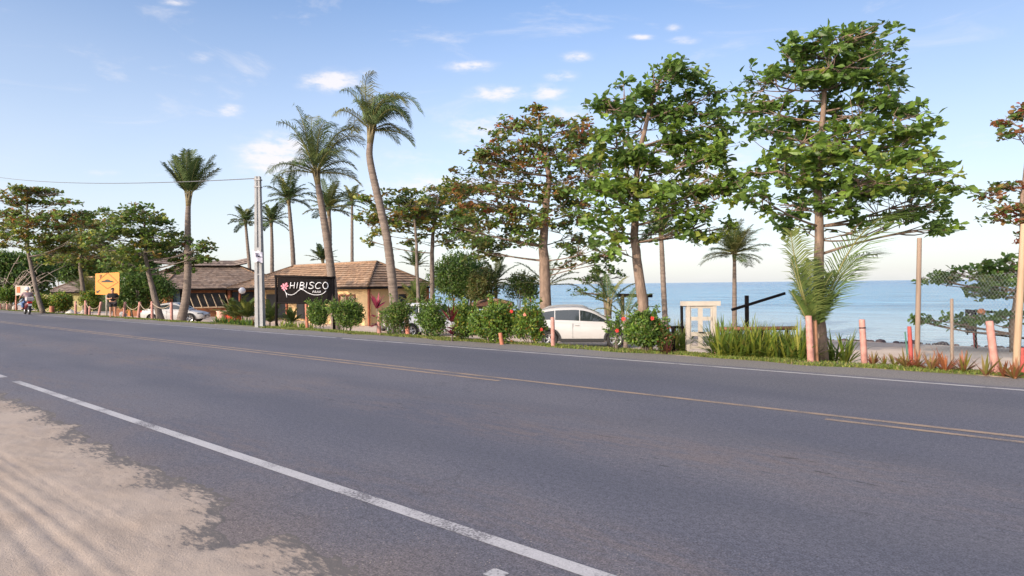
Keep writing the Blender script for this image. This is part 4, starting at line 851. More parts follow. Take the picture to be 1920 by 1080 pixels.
# --- restaurant with many-sided brown roof
zE2 = 1.55
E = [Vector((x, y, zE2)) for x, y in ((-31.9,58),(-22.2,62.9),(-23.0,70),(-32.5,72),(-40.5,67),(-38.6,59.9))]
Rg = [Vector((-32.6,63.8,3.95)), Vector((-28.4,65.6,3.95))]
b_rest = thing('restaurant', 'brown tiled restaurant with flared ridge and open slanted shutters behind the white saloon car', 'restaurant', (-31, 64, -1.1))
hip_roof(b_rest, E, Rg, [(('E',0),('E',1),('R',1),('R',0)), (('E',1),('E',2),('R',1)), (('E',2),('E',3),('R',0),('R',1)), (('E',3),('E',4),('R',0)), (('E',4),('E',5),('R',0)), (('E',5),('E',0),('R',0))], T_BRN, 6, ridgecol=(.52,.42,.35))
mo = MB(); r_ = np.random.default_rng(3); d_ = (Rg[1]-Rg[0]).normalized(); pr = Vector((-d_.y, d_.x, 0))
A, B = Rg[0]-d_*2.6, Rg[1]+d_*1.2
for sgn in (1, -1):
    for (p0, p1, u0, u1) in ((A, Rg[0], .42, .12), (Rg[0], Rg[1], .12, .12), (Rg[1], B, .12, .38)):
        tiles(mo, p0+pr*sgn*1.0+Vector((0,0,u0-.25)), p1+pr*sgn*1.0+Vector((0,0,u1-.25)), p1+Vector((0,0,u1+.32)), p0+Vector((0,0,u0+.32)), T_GRY, r_)
mo.build('ridge_roof', TILE, b_rest, tint=True)
MB().tube([Rg[0]+Vector((0,0,-.25)), Rg[1]+Vector((0,0,-.25))], .5, 6).build('ridge_wall', DARKW, b_rest)
def inset(i, j, f, k=.88):
    cx = sum((e for e in E), Vector((0,0,0)))/6; a, b = cx.lerp(E[i], k), cx.lerp(E[j], k); return a.lerp(b, f)
mb = MB()
for i in range(6):
    a, b = inset(i, (i+1) % 6, .012), inset(i, (i+1) % 6, .988)
    if i == 0:
        for f0, f1, za, zb in ((.0,.06,-1.15,1.42),(.06,.13,-1.15,-.5),(.13,.18,-1.15,1.42),(.18,.53,-1.15,-.15),(.18,.53,1.15,1.42),(.53,.58,-1.15,1.42),(.58,.8,1.2,1.42),(.8,.97,-1.15,1.42)): wallbox(mb, inset(0,1,f0+.012), inset(0,1,f1), za, zb)
    else: wallbox(mb, a, b, -1.15, 1.42)
mb.build('wall', WALLB, b_rest)
ang = math.atan2((E[1]-E[0]).y, (E[1]-E[0]).x); nf = Vector((math.sin(ang), -math.cos(ang), 0))
for f, w, zc, h_, m_, nm in ((.095,.55,.45,1.9,PANE,'window'),(.355,3.2,.5,1.3,DARKIN,'window'),(.69,1.95,0,2.35,DARKIN,'door')):
    p = inset(0,1,f) - nf*.05; MB().box((p.x, p.y, zc), (w, .05, h_), rotz(ang)).build(nm, m_, b_rest)
for f in (.20,.27,.33,.40,.465,.52):
    p = inset(0,1,f); MB().tube([Vector((p.x, p.y, 1.0))+nf*.15, Vector((p.x, p.y, -.25))+nf*.55+Vector((math.cos(ang), math.sin(ang), 0))*.42], .045, 4).build('shutter_bar', SHUT, b_rest)
a, b = inset(0,1,.24), inset(0,1,.56); MB().tube([Vector((a.x,a.y,-.22))+nf*.5, Vector((b.x,b.y,-.22))+nf*.5], .05, 5).build('sill_rail', SHUT, b_rest)
for f, m_ in ((.0,WOODO),(.155,WOODO),(.56,M('red_brown_post')),(.80,M('red_brown_post')),(.99,M('red_brown_post'))):
    p = inset(0,1,f)+nf*.13; MB().box((p.x, p.y, .12), (.24 if f < .1 else .17, .24 if f < .1 else .17, 2.55), rotz(ang), bev=.015).build('post', m_, b_rest)
for f in (.35,.7):
    p = inset(5,0,f)+Vector((-.1,-.3,0))*.6; MB().box((p.x, p.y, .12), (.2, .2, 2.5), rotz(.2), bev=.015).build('post', WOODO, b_rest)
# --- small far house and low hut
b = onground(136, 78); hs_ = thing('small_house', 'small house with weathered grey-brown tiled roof half hidden behind the leaning tree', 'house', b)
k = 78/F; E = [U(82,548,76), U(205,546,76), U(205,543,82), U(82,545,82)]; zz = E[0].z; E = [Vector((e.x, e.y, zz)) for e in E]
Rg = [Vector(((E[0].x*.62+E[1].x*.38), (E[0].y+E[2].y)/2, zz+1.75)), Vector(((E[0].x*.2+E[1].x*.8), (E[1].y+E[2].y)/2, zz+1.75))]
hip_roof(hs_, E, Rg, [(('E',0),('E',1),('R',1),('R',0)), (('E',1),('E',2),('R',1)), (('E',2),('E',3),('R',0),('R',1)), (('E',3),('E',0),('R',0))], T_GRY, 8)
mb = MB(); mb.box(((E[0].x+E[2].x)/2, (E[0].y+E[2].y)/2, (zz+b.z)/2-.15), (abs(E[1].x-E[0].x)-1.2, 4.6, zz-b.z+.1)); mb.build('wall', M('olive_wall', (.30,.27,.12), .9, .1, 2), hs_)
for x in (.3, .6):
    MB().box((E[0].x*(1-x)+E[1].x*x, E[0].y+.66, zz-.9), (1.1, .08, 1.0)).build('window', DARKIN, hs_)
E = [U(886,574,33), U(962,574,33), U(962,573,36), U(886,572,36)]; zz = E[0].z; E = [Vector((e.x, e.y, zz)) for e in E]; hb = Vector(((E[0].x+E[1].x)/2, E[0].y+1.5, gz(E[0].x, E[0].y+1.5)))
hut = thing('hut', 'low hut with red-brown tiled roof just showing above the broad hedge shrub', 'hut', hb)
Rg = [Vector((E[0].x+.7, E[0].y+1.5, zz+.2)), Vector((E[1].x-.7, E[0].y+1.5, zz+.2))]
hip_roof(hut, E, Rg, [(('E',0),('E',1),('R',1),('R',0)), (('E',1),('E',2),('R',1)), (('E',2),('E',3),('R',0),('R',1)), (('E',3),('E',0),('R',0))], [(.34,.16,.10),(.28,.13,.08)], 9)
for e in E: MB().tube([(e.x*.93+hb.x*.07, e.y*.8+hb.y*.2, gz(e.x, e.y)-.1), (e.x*.93+hb.x*.07, e.y*.8+hb.y*.2, zz)], .06, 6).build('post', STAKE, hut)
MB().box((hb.x, hb.y, (zz+hb.z)/2-.2), (2.0, 1.4, zz-hb.z-.2)).build('wall', M('brown_board', (.16,.09,.05), .8, .2, 4), hut)
# ------------------------------------------------------------------ cars
def loft(mb, secs, col=(1,1,1)):
    n = len(secs[0]); vs = [p for s in secs for p in s]
    fs = [(i*n+k, i*n+(k+1) % n, (i+1)*n+(k+1) % n, (i+1)*n+k) for i in range(len(secs)-1) for k in range(n)]
    fs += [tuple(range(n-1, -1, -1)), tuple(range((len(secs)-1)*n, len(secs)*n))]
    mb.add(vs, fs, col)
def interp_rows(rows, m):
    """smooth the station table"""
    rows = np.array(rows, float); t = np.concatenate([[0], np.cumsum(np.abs(np.diff(rows[:, 0])) + .02)]); tt = np.linspace(0, t[-1], m)
    out = np.stack([np.interp(tt, t, rows[:, i]) for i in range(rows.shape[1])], 1)
    for _ in range(2): out[1:-1] = (out[:-2]+2*out[1:-1]+out[2:])/4
    return out
def make_car(name, label, pos, yaw, body, house, wheels, wr, side, ws_front, ws_rear, paint=CARW, cladding=True, extras=None, split=.0, rails=False, front_dark=True, grp=None):
    t = thing(name, label, 'car', pos, grp); M3 = rotz(yaw); W = lambda p: Vector(pos) + M3 @ Vector(p)
    B = interp_rows(body, 44); Hh = interp_rows(house, 34)
    def bsec(x, zb, zt, w):
        h = zt-zb; half = [(0, zt+.025), (w*.45, zt+.018), (w*.80, zt-.005), (w*.93, zt-.045), (w*.975, zt-h*.16), (w*.985, zt-h*.3), (w, zt-h*.42), (w*1.0, zt-h*.65), (w*.985, zb+h*.18), (w*.95, zb+h*.05), (w*.86, zb), (0, zb)]
        return [(x, y, z) for y, z in half] + [(x, -y, z) for y, z in half[-2:0:-1]]
    mb = MB(); loft(mb, [bsec(*r) for r in B])
    # cut the wheel arches
    me = bpy.data.meshes.new('tmp'); me.from_pydata(mb.v, [], mb.f); ob = bpy.data.objects.new('tmp', me); COL.objects.link(ob)
    cut = MB()
    for wx in wheels:
        for s in (-1, 1): cut.tube([(wx, s*.50, wr), (wx, s*1.6, wr)], wr+.075, 28)
    mc = bpy.data.meshes.new('cut'); mc.from_pydata(cut.v, [], cut.f); oc = bpy.data.objects.new('cut', mc); COL.objects.link(oc)
    import bmesh
    for m_ in (me, mc):
        bm = bmesh.new(); bm.from_mesh(m_); bmesh.ops.recalc_face_normals(bm, faces=bm.faces); bm.to_mesh(m_); bm.free()
    md = ob.modifiers.new('b', 'BOOLEAN'); md.object = oc; md.operation = 'DIFFERENCE'; md.solver = 'EXACT'
    dg = bpy.context.evaluated_depsgraph_get(); ev = ob.evaluated_get(dg); m2 = ev.to_mesh()
    V = [W(v.co) for v in m2.vertices]; Fs = [tuple(p.vertices) for p in m2.polygons]; ev.to_mesh_clear()
    for o in (ob, oc): bpy.data.objects.remove(o, do_unlink=True)
    bo = mk('body', V, Fs, paint, t, smooth=True); bo.data.set_sharp_from_angle(angle=R(38))
    def hsec(x, zb, zr, wb, w2):
        half = [(0, zr+.03), (w2*.6, zr+.02), (w2*.9, zr-.015), (w2, zr-.06), (wb*.985+(w2-wb)*.05, zb+.04), (wb, zb-.03), (0, zb-.05)]
        return [(x, y, z) for y, z in half] + [(x, -y, z) for y, z in half[-2:0:-1]]
    mb = MB(); loft(mb, [[W(p) for p in hsec(*r)] for r in Hh]); cb = mb.build('cabin', paint, t, True); cb.data.set_sharp_from_angle(angle=R(40))
    hx = Hh[:, 0]
    def hv(x): return [float(np.interp(x, hx, Hh[:, i])) for i in range(1, 5)]
    def side_pt(x, f, s, off=.008):
        zb, zr, wb, w2 = hv(x); z0, z1 = zb+.04, zr-.06; y0, y1 = wb*.985+(w2-wb)*.05, w2; n = Vector((0, z1-z0, y0-y1)).normalized()
        return W(Vector((x, s*(y0+(y1-y0)*f), z0+(z1-z0)*f)) + Vector((0, s*n.y, n.z))*off)
    x0, x1 = side
    for s in (-1, 1):
        cuts = [x0] + [x0+(x1-x0)*f for f in (split if split else (.5,))] + [x1]
        for a, b in zip(cuts[:-1], cuts[1:]):
            mb = MB(); xs = np.linspace(a+.02, b-.02, 10); vs = []
            for x in xs:
                zb, zr, _, _ = hv(x); hgt_ = zr-.06-(zb+.04); lo, hi = .05, max(.06, 1-.055/max(hgt_, .05)); vs += [side_pt(x, lo, s), side_pt(x, hi, s)]
            mb.add(vs, [(2*i, 2*i+2, 2*i+3, 2*i+1) for i in range(9)]); mb.build('window', GLASS, t)
    def screen(xa, xb, nm):
        mb = MB(); vs = []; xs = np.linspace(xa, xb, 8); sg = 1 if xb > xa else -1
        for x in xs:
            zb, zr, wb, w2 = hv(x)
            for f in (-.9, -.5, 0, .5, .9): vs.append(W((x+sg*.012, f*w2, zr + .03 - .035*abs(f)**2 + .012)))
        mb.add(vs, [(i*5+j, i*5+j+1, (i+1)*5+j+1, (i+1)*5+j) for i in range(7) for j in range(4)]); mb.build(nm, GLASS, t)
    screen(ws_front[0], ws_front[1], 'windscreen'); screen(ws_rear[0], ws_rear[1], 'rear_window')
    L0, L1 = B[0, 0], B[-1, 0]; wmax = B[:, 3].max()
    MB().box(W(((L0+L1)/2, 0, .48)), ((L1-L0)*.86, .96, .5), M3).build('underbody', BLACK, t)
    for wx in wheels:
        for s in (-1, 1):
            tw = .105; yc = s*(wmax-.115); c = W((wx, yc, wr)); ax = M3 @ Vector((0, s, 0))
            tyre = MB().lathe([(wr*.66,-tw),(wr*.9,-tw),(wr*.985,-tw*.7),(wr,0),(wr*.985,tw*.7),(wr*.9,tw),(wr*.66,tw*.95)], c, ax, 28).build('wheel', RUBBER, t, True)
            rm = MB(); rm.lathe([(wr*.67,-tw*.9),(wr*.67,tw*.9),(wr*.61,tw*.85),(wr*.58,tw*.4),(wr*.6,-tw*.5)], c, ax, 24)
            e1 = (M3 @ Vector((1, 0, 0))); e2 = Vector((0, 0, 1))
            for k in range(5):
                a = k*1.2566+.3
                for da in (-.16, .16):
                    p0 = c+ax*tw*.62+(e1*math.cos(a+da*.5)+e2*math.sin(a+da*.5))*wr*.12; p1 = c+ax*tw*.78+(e1*math.cos(a+da)+e2*math.sin(a+da))*wr*.62; rm.tube([p0, p1], [wr*.055, wr*.05], 4)
            rm.tube([c+ax*tw*.3, c+ax*tw*.7], wr*.17, 12); rm.build('rim', RIM, tyre, False)
            MB().tube([c-ax*.02, c+ax*tw*.25], wr*.6, 20).build('brake_disc', BLACK, tyre)
            arch = MB(); k = 18; ra, rb = wr+.055, wr+(.13 if cladding else .085); vs = []
            for i in range(k+1):
                a = math.pi*(-.04+1.08*i/k)
                for rr_, yy_ in ((ra, wmax-.30), (ra, wmax+.012), (rb, wmax+.012), (rb, wmax-.05)): vs.append(W((wx+rr_*math.cos(a), s*yy_, wr+rr_*math.sin(a))))
            arch.add(vs, [(i*4+j, i*4+(j+1) % 4, (i+1)*4+(j+1) % 4, (i+1)*4+j) for i in range(k) for j in range(4)]); arch.build('wheel_arch', BLACK, t)
    if cladding:
        for s in (-1, 1): MB().box(W(((wheels[0]+wheels[1])/2, s*(wmax-.012), .30)), (wheels[1]-wheels[0]-2*wr-.24, .05, .14), M3, bev=.015).build('sill_cladding', BLACK, t)
    # lamps, mirrors, handles, plates
    fx = L1
    def by(x): return [float(np.interp(x, B[:, 0], B[:, i])) for i in range(1, 4)]
    for s in (-1, 1):
        zb, zt, w = by(L1-.32); p = W((L1-.22, s*w*.86, zt-.11))
        MB().box(p, (.42, .14, .10), M3 @ rotz(-s*.38), bev=.03).build('headlight', M('headlight_glass', (.10,.11,.13), .1, .1, spec=.9), t)
        zb, zt, w = by(L0+.14); MB().box(W((L0+.13, s*w*.90, zt-.12)), (.26, .12, .15), M3 @ rotz(s*.3), bev=.03).build('tail_light', M('tail_lamp_red', (.40,.02,.02), .25, .1), t)
        xm = side[1]-.03; zb, zr, wb, w2 = hv(xm); m_ = MB(); m_.ball(W((xm, s*(wb+.10), zb+.07)), (.11, .10, .075), 10, 6, rot=M3); m_.build('mirror', BLACK, t, True)
        for xh in (split_h(side)): 
            zb, zt, w = by(xh); MB().box(W((xh, s*(w*.985+.012), zt-.13)), (.18, .035, .035), M3, bev=.012).build('door_handle', paint, t)
        dm = MB()
        for xd in (side[0]+(side[1]-side[0])*.50, side[1]+.02, side[0]+.32):
            zb, zt, w = by(xd); dm.box(W((xd, s*(w*.99), (zb+zt)/2+.05)), (.010, .02, (zt-zb)*.72), M3)
        dm.build('door_seam', BLACK, t)
    zb, zt, w = by(L1-.02)
    MB().box(W((L1-.005, 0, zb+(zt-zb)*.55)), (.05, w*1.2, (zt-zb)*.42), M3, bev=.02).build('grille', BLACK, t)
    MB().box(W((L1-.06, 0, zb+.06)), (.10, w*1.5, .12), M3, bev=.02).build('bumper', BLACK, t)
    MB().box(W((L1+.022, 0, zb+.1)), (.012, .42, .12), M3).build('number_plate', M('plate_grey', (.55,.55,.55), .5, .05), t)
    if rails:
        for s in (-1, 1):
            pts = []
            for x in np.linspace(-1.55, .25, 9):
                zb, zr, wb, w2 = hv(x); pts.append(W((x, s*w2*.9, zr+.05-(.04 if x in (-1.55, .25) else 0))))
            MB().tube(pts, .018, 6).build('roof_rail', M('rail_grey', (.25,.25,.25), .4, .1), t, True)
    return t
def split_h(side): a, b = side; return (a+(b-a)*.20, a+(b-a)*.56)
SUVB = [(-2.10,.46,.88,.66),(-2.07,.40,1.02,.76),(-1.95,.32,1.08,.84),(-1.6,.26,1.09,.885),(-1.0,.23,1.06,.90),(-.3,.22,1.03,.90),(.4,.22,1.00,.90),(.9,.22,.985,.90),(1.3,.23,.96,.89),(1.7,.26,.90,.87),(1.98,.31,.82,.80),(2.12,.38,.73,.70),(2.17,.44,.64,.60)]
SUVH = [(-2.02,1.03,1.09,.80,.74),(-1.95,1.05,1.24,.81,.68),(-1.78,1.06,1.42,.83,.645),(-1.45,1.06,1.54,.84,.64),(-.9,1.04,1.60,.85,.645),(-.2,1.01,1.61,.85,.65),(.15,.99,1.57,.85,.65),(.5,.98,1.45,.84,.66),(.9,.97,1.22,.83,.69),(1.2,.96,1.03,.79,.72),(1.32,.95,.975,.76,.72)]
SEDB = [(-2.20,.44,.86,.64),(-2.17,.36,.98,.74),(-2.0,.29,1.02,.82),(-1.5,.23,1.0,.855),(-.8,.20,.96,.865),(.0,.19,.93,.865),(.7,.19,.91,.865),(1.1,.20,.89,.86),(1.6,.22,.83,.84),(1.95,.25,.75,.79),(2.14,.29,.66,.72),(2.22,.33,.56,.62)]
SEDH = [(-1.75,.98,1.01,.76,.70),(-1.4,.98,1.15,.79,.64),(-1.0,.96,1.34,.80,.60),(-.5,.94,1.44,.81,.60),(0,.93,1.46,.81,.60),(.3,.92,1.41,.81,.61),(.7,.91,1.22,.79,.64),(1.05,.90,1.0,.75,.68),(1.2,.89,.92,.73,.68)]
VANB = [(-2.05,.46,.98,.70),(-2.03,.38,1.12,.80),(-1.9,.32,1.16,.86),(-1.0,.26,1.14,.89),(0,.24,1.10,.89),(.9,.24,1.05,.89),(1.4,.26,.99,.87),(1.8,.30,.90,.82),(2.0,.38,.78,.72),(2.05,.44,.66,.62)]
VANH = [(-2.03,1.10,1.30,.80,.72),(-1.98,1.13,1.55,.82,.70),(-1.8,1.14,1.68,.83,.69),(-.8,1.12,1.72,.84,.69),(.1,1.09,1.70,.84,.69),(.4,1.08,1.60,.84,.69),(.85,1.06,1.32,.82,.70),(1.2,1.03,1.08,.79,.72),(1.3,1.02,1.04,.77,.72)]
p = onground(1090, 26.0)
make_car('parked_car', 'white hatchback with dark wheel arches and roof rails parked beside the red-flowered shrub', p, -.10, SUVB, SUVH, (-1.28, 1.30), .335, (-1.72, 1.0), (1.22, .30), (-1.98, -1.70), split=(.24, .60), rails=True, grp='parked cars')
p = onground(329, 47.0)
make_car('parked_car', 'white saloon car parked behind the roped pink posts, nose by the driveway', p, .08, SEDB, SEDH, (-1.30, 1.32), .315, (-1.35, .80), (1.08, .35), (-1.70, -1.05), split=(.22, .58), cladding=False, grp='parked cars')
p = onground(818, 33.5)
make_car('parked_car', 'silver-white van partly hidden by airy hedge shrubs', p, .02, VANB, VANH, (-1.22, 1.25), .33, (-1.8, .95), (1.22, .35), (-2.02, -1.93), split=(.35, .65), cladding=False, paint=M('silver_paint', (.66,.66,.66), .35, .04, 2, coat=.5), grp='parked cars')
p = onground(748, 38.5)
make_car('parked_car', 'white car seen through the thin open shrub, parked behind the silver van', p, 1.9, SUVB, SUVH, (-1.28, 1.30), .335, (-1.72, 1.0), (1.22, .30), (-1.98, -1.70), split=(.24, .60), grp='parked cars')
# ------------------------------------------------------------------ poles, posts and ropes
PGR = 'pink painted posts along the verge'
def post(label, top, bot, Z=None, r=.065, mat=PINK, name='pink_post', cat='post', group=PGR, band=False, n=10):
    b = onground(bot[0], Z or zpx(*bot)); Z = depth(b); a = U(top[0], top[1], Z); ax = (a-b).normalized(); t = thing(name, label, cat, b, group) if band else None
    mb = MB(); ln = (a-b).length; mb.tube([b-ax*.15, b+ax*ln*.3, b+ax*ln*.7, a-ax*.015, a], [r*1.06, r*1.03, r*.98, r*.95, r*.85], n)
    if band:
        mb.build('shaft', mat, t, True); MB().tube([a-ax*.17, a-ax*.145], r*1.06, n).build('band', BLACK, t, True); return t
    o = mb.build(name, mat, None, True, loc=b); o.data.set_sharp_from_angle(angle=R(50)); return tag(o, label, cat, group)
post('pink post in front of the rear wheel of the white hatchback', (1036,595), (1036,650), r=.052)
post('pink post touching the white gate on its seaward grass side', (1342,606), (1341,664), r=.048)
post('thick peeling pink post at the foot of the young coconut palm', (1516,592), (1519,675), Z=12.75, r=.064)
post('slim brown-orange post pressed against the back of the thick peeling pink post', (1527,600), (1529,674), Z=12.85, r=.05, mat=M('tan_orange', (.30,.15,.08), .8, .2, 8))
post('pink post ringed by a dark band near its top', (1616,599), (1620,684), Z=12.2, r=.056, band=True)
post('fattest pink post, leaning, in front of the leaning tall stake', (1855,602), (1866,700), Z=zd(1866,13.55), r=.06)
post('red stake with netting beside the tall brown pole', (1705,612), (1708,690), Z=zd(1708,13.9), r=.036, mat=REDP, name='red_stake', group='red stakes on the sand')
post('red stake standing on the sand beneath the dark notice board', (1825,600), (1829,660), Z=27, r=.07, mat=REDP, name='red_stake', group='red stakes on the sand')
post('red stake at the foot of the leaning tall stake', (1916,652), (1918,700), Z=12.0, r=.05, mat=REDP, name='red_stake', group='red stakes on the sand')
SGR = 'weathered bare stakes'
post('tall straight brown pole rising above the sea horizon', (1724,446), (1718,687), Z=zd(1718,14.0), r=.042, mat=STAKE, name='wooden_stake', group=SGR)
post('short thin brown stake between the tall pole and the fat pink post', (1784.5,560), (1784,690), Z=zd(1784,14.3), r=.028, mat=STAKE, name='wooden_stake', group=SGR)
post('leaning pale brown stake, tallest by the beach tree', (1920,420), (1903,706), Z=zd(1903,13.5), r=.05, mat=M('pale_stake', (.36,.25,.16), .85, .25, 6, .4, 30, stretch=(1,1,.15)), name='wooden_stake', group=SGR)
post('thin green stick beside the red netted stake', (1697,622), (1702,682), r=.014, mat=M('green_stick', (.06,.16,.12), .8, .1), name='garden_stick', group=SGR)
HG2 = 'pink posts half hidden in the hedge'
post('pink post standing behind the tall pink cordyline', (712,583), (710,626), r=.07, group=HG2)
post('orange-pink post showing under the black name board', (574,569), (575,592), Z=30.5, r=.07, mat=ORAP, group=HG2)
post('pink post before the tail of the silver van', (760,583), (764,628), r=.075, mat=M('salmon_paint', (.55,.21,.14), .8, .2, 8), group=HG2)
post('reddish short post under the broad hedge shrub', (938,624), (940,646), r=.055, mat=ORAP, group=HG2)
RP = [((0,566),(0,580.5),'roped pink post at the farthest end of the row'), ((14,562),(13,582.5),'roped pink post before the orange and white board'), ((30,562),(30,581),'roped pink post just ahead of the scooter'),
      ((142,565),(141,585),'pink post next to the white sand heap'), ((160.5,563.5),(160,586),'pink post between the sand heap and the slanting post'), ((168.5,574),(167,586.5),'shortest pink post, low between its neighbours'), ((189.5,566),(184.5,588.5),'slanting pink post touching the sign pole'),
      ((235,566),(231,590.5),'pink post beside the person in black'), ((262.5,566),(258,592),'pink post at the tail of the white saloon car'), ((285,565),(284.7,592.7),'pink post against the crooked trunk'), ((321.3,567),(321,597),'pink post in front of the white saloon doors')]
RG = 'roped pink posts before the restaurant'; tops = []
for tp, bt, lab in RP:
    o = post(lab, tp, bt, Z=zd(bt[0], 13.75), r=.07, group=RG); tops.append(U(tp[0], tp[1], depth(ORG[o.name])))
post('stubby orange hydrant-like post beside the whitewashed tree foot', (97,574), (97,589), Z=zd(97,13.75), r=.15, mat=ORAP, name='orange_post', group='orange posts')
def rope(a, b, sag, label):
    a, b = a-Vector((0, 0, .08)), b-Vector((0, 0, .08)); pts = [a.lerp(b, t)-Vector((0, 0, sag*4*t*(1-t))) for t in np.linspace(0, 1, 12)]
    tag(MB().tube(pts, .016, 6).build('rope', ROPE, None, True, loc=a), label, 'rope', 'ropes hung between the pink posts')
for i, j, sg, lab in ((0,1,.22,'rope from the edge post to the post before the orange board'),(1,2,.4,'rope sagging between the two posts by the scooter'),(3,4,.3,'rope hung beside the white sand heap'),(4,5,.12,'short rope down to the shortest pink post'),(5,6,.2,'rope up to the slanting pink post'),
    (7,8,.35,'rope from the post beside the person to the saloon tail'),(8,9,.35,'rope across the tail of the white saloon car'),(9,10,.25,'rope across the rear door of the white saloon car')):
    rope(tops[i], tops[j], sg, lab)
# utility pole
Zp = zd(487, 13.2); b = onground(487, Zp); tpv = U(483.5, 331, Zp); t = thing('utility_pole', 'tall square concrete utility pole carrying a torn poster beside the black name board', 'utility pole', b)
ax = (tpv-b); mb = MB()
def sq(c, w, d): return [c+Vector((x*w/2, y*d/2, 0)) for x, y in ((-1,-1),(-.2,-1),(-.2,-.62),(.35,-.62),(.35,-1),(1,-1),(1,1),(-1,1))]
loft(mb, [sq(b-Vector((0,0,.3)), .33, .3), sq(b+ax*.5, .28, .26), sq(tpv, .20, .19)]); mb.build('shaft', CONC, t)
mb = MB()
for f, s_ in ((.978, .26), (.93, .26), (.35, .25)): mb.box(b+ax*f, (s_, .25, .05))
mb.build('bracket', M('dull_steel', (.25,.25,.26), .6, .1, 5, metal=.4), t)
MB().box(b+ax*.51+Vector((.1, -.20, 0)), (.16, .10, .2)).build('junction_box', M('dull_steel'), t)
# torn poster tied round the pole
pz = U(488, 481.5, Zp) + Vector((0, -.20, 0)); k = Zp/F
mb = MB(); nx, nz = 10, 8; vs = []
for i in range(nx+1):
    for j in range(nz+1):
        u, v = i/nx-.5, j/nz-.5; vs.append(pz + Vector((u*19*k, -.05-.10*math.cos(u*2.6)+.02*math.sin(9*u+3*v), v*20*k - u*2.0*k + .03*math.sin(11*u))))
mb.add(vs, [(i*(nz+1)+j, (i+1)*(nz+1)+j, (i+1)*(nz+1)+j+1, i*(nz+1)+j+1) for i in range(nx) for j in range(nz)])
ps = thing('poster', 'crumpled grey and white poster tied round the concrete pole', 'poster', pz); mb.build('sheet', M('poster_paper', (.50,.48,.56), .7, .3, 9), ps, True)
mb = MB(); r_ = np.random.default_rng(4)
for q in range(9):
    x, z = r_.uniform(-.1, .1), r_.uniform(-.13, .13); mb.box(pz+Vector((x, -.165, z)), (r_.uniform(.03,.09), .006, r_.uniform(.02,.05)), Matrix.Rotation(r_.uniform(-.5,.5), 3, 'Y'))
mb.build('print', M('dark_ink', (.05,.05,.09), .7, .1), ps)
# overhead cable
a = tpv-Vector((0, 0, .07)); far = U(-60, 322, Zp+42); pts = [a.lerp(far, t)-Vector((0, 0, 1.1*4*t*(1-t)*.55)) for t in np.linspace(0, 1, 30)]
tag(MB().tube(pts, .018, 5).build('cable', M('cable_grey', (.10,.10,.11), .6, .1), None, True, loc=a), 'single thin overhead cable running away from the concrete pole', 'cable')
# ------------------------------------------------------------------ black name board
Zs = 28.2; sb = onground(516, Zs); t = thing('name_board', 'black wooden name board lettered HIBISCO with a pink flower, on two posts', 'sign', sb)
k = Zs/F/6
def SP(x, y, off=0.0): v = U(400+x/6, 440+y/6, Zs); v.y -= off; return v
def quad_slab(mb, pts, th):
    f = [Vector(p) for p in pts]; bk = [p+Vector((0, th, 0)) for p in f]; n = len(f)
    mb.add(f+bk, [tuple(range(n)), tuple(range(2*n-1, n-1, -1))] + [(i, i+n, (i+1) % n+n, (i+1) % n) for i in range(n)])
mb = MB(); quad_slab(mb, [SP(722,482), SP(722,768), SP(1328,770), SP(1345,494)], .05); mb.build('panel', DARKW, t)
for (x0, x1, yb) in ((705, 703, 1005), (1350, 1352, 900)):
    p1 = SP(x0, 468); q = Vector((SP(x1, 468).x, p1.y, gz(p1.x, p1.y)-.2)); MB().tube([q, p1], [.065, .055], 8).build('post', DARKW, t, True)
for (ya, yb2, th) in ((462, 488, .07),): MB().tube([SP(690, 466), SP(1368, 487)], .055, 6).build('top_rail', DARKW, t, True)
MB().tube([SP(712, 768), SP(1350, 771)], .04, 6).build('bottom_rail', DARKW, t, True)
LET = M('lettering_white', (.75,.74,.76), .6, .05)
def strokes(name, lines, w, mat, off=.035):
    mb = MB()
    for ln in lines: mb.tube([SP(x, y, off) for x, y in ln], w*k, 6)
    mb.build(name, mat, t, True)
def arc(cx, cy, rx, ry, a0, a1, n=14): return [(cx+rx*math.cos(math.radians(a)), cy-ry*math.sin(math.radians(a))) for a in np.linspace(a0, a1, n)]
strokes('lettering', [[(866,606),(876,536)],[(911,605),(919,536)],[(871,574),(916,571)],[(942,606),(953,537)],[(975,606),(986,538)],[(986,538),(1008,537),(1024,545),(1023,558),(1008,568),(981,571)],[(981,571),(1012,573),(1027,583),(1024,598),(1004,606),(975,606)],
    [(1047,607),(1058,537)],[(1142,549),(1126,537),(1104,536),(1090,546),(1091,560),(1107,569),(1124,578),(1128,592),(1117,604),(1095,608),(1074,598)],[(1219,548),(1201,538),(1180,541),(1161,557),(1152,578),(1156,597),(1172,607),(1192,605),(1207,597)], arc(1265,573,29,37,0,360,22)], 4.6, LET)
strokes('small_lettering', [[(1120,655),(1126,632)],[(1126,632),(1138,633),(1137,643),(1123,645)],[(1143,655),(1148,632)],[(1148,632),(1159,633),(1158,642),(1146,644)],[(1150,644),(1160,655)],[(1164,655),(1174,632),(1180,655)],[(1168,647),(1178,647)],[(1187,655),(1192,632)],[(1196,655),(1206,632),(1214,655)],[(1200,647),(1211,647)]], 2.6, LET)
strokes('wave_line', [[(806,618),(812,640),(826,660),(848,674),(880,679),(915,668),(945,645),(968,623),(990,613),(1015,619),(1045,641),(1085,662),(1130,676),(1180,678),(1220,671),(1250,653),(1270,632)],[(822,654),(828,680),(830,704)]], 3.6, LET)
mb = MB(); c = (803, 585)
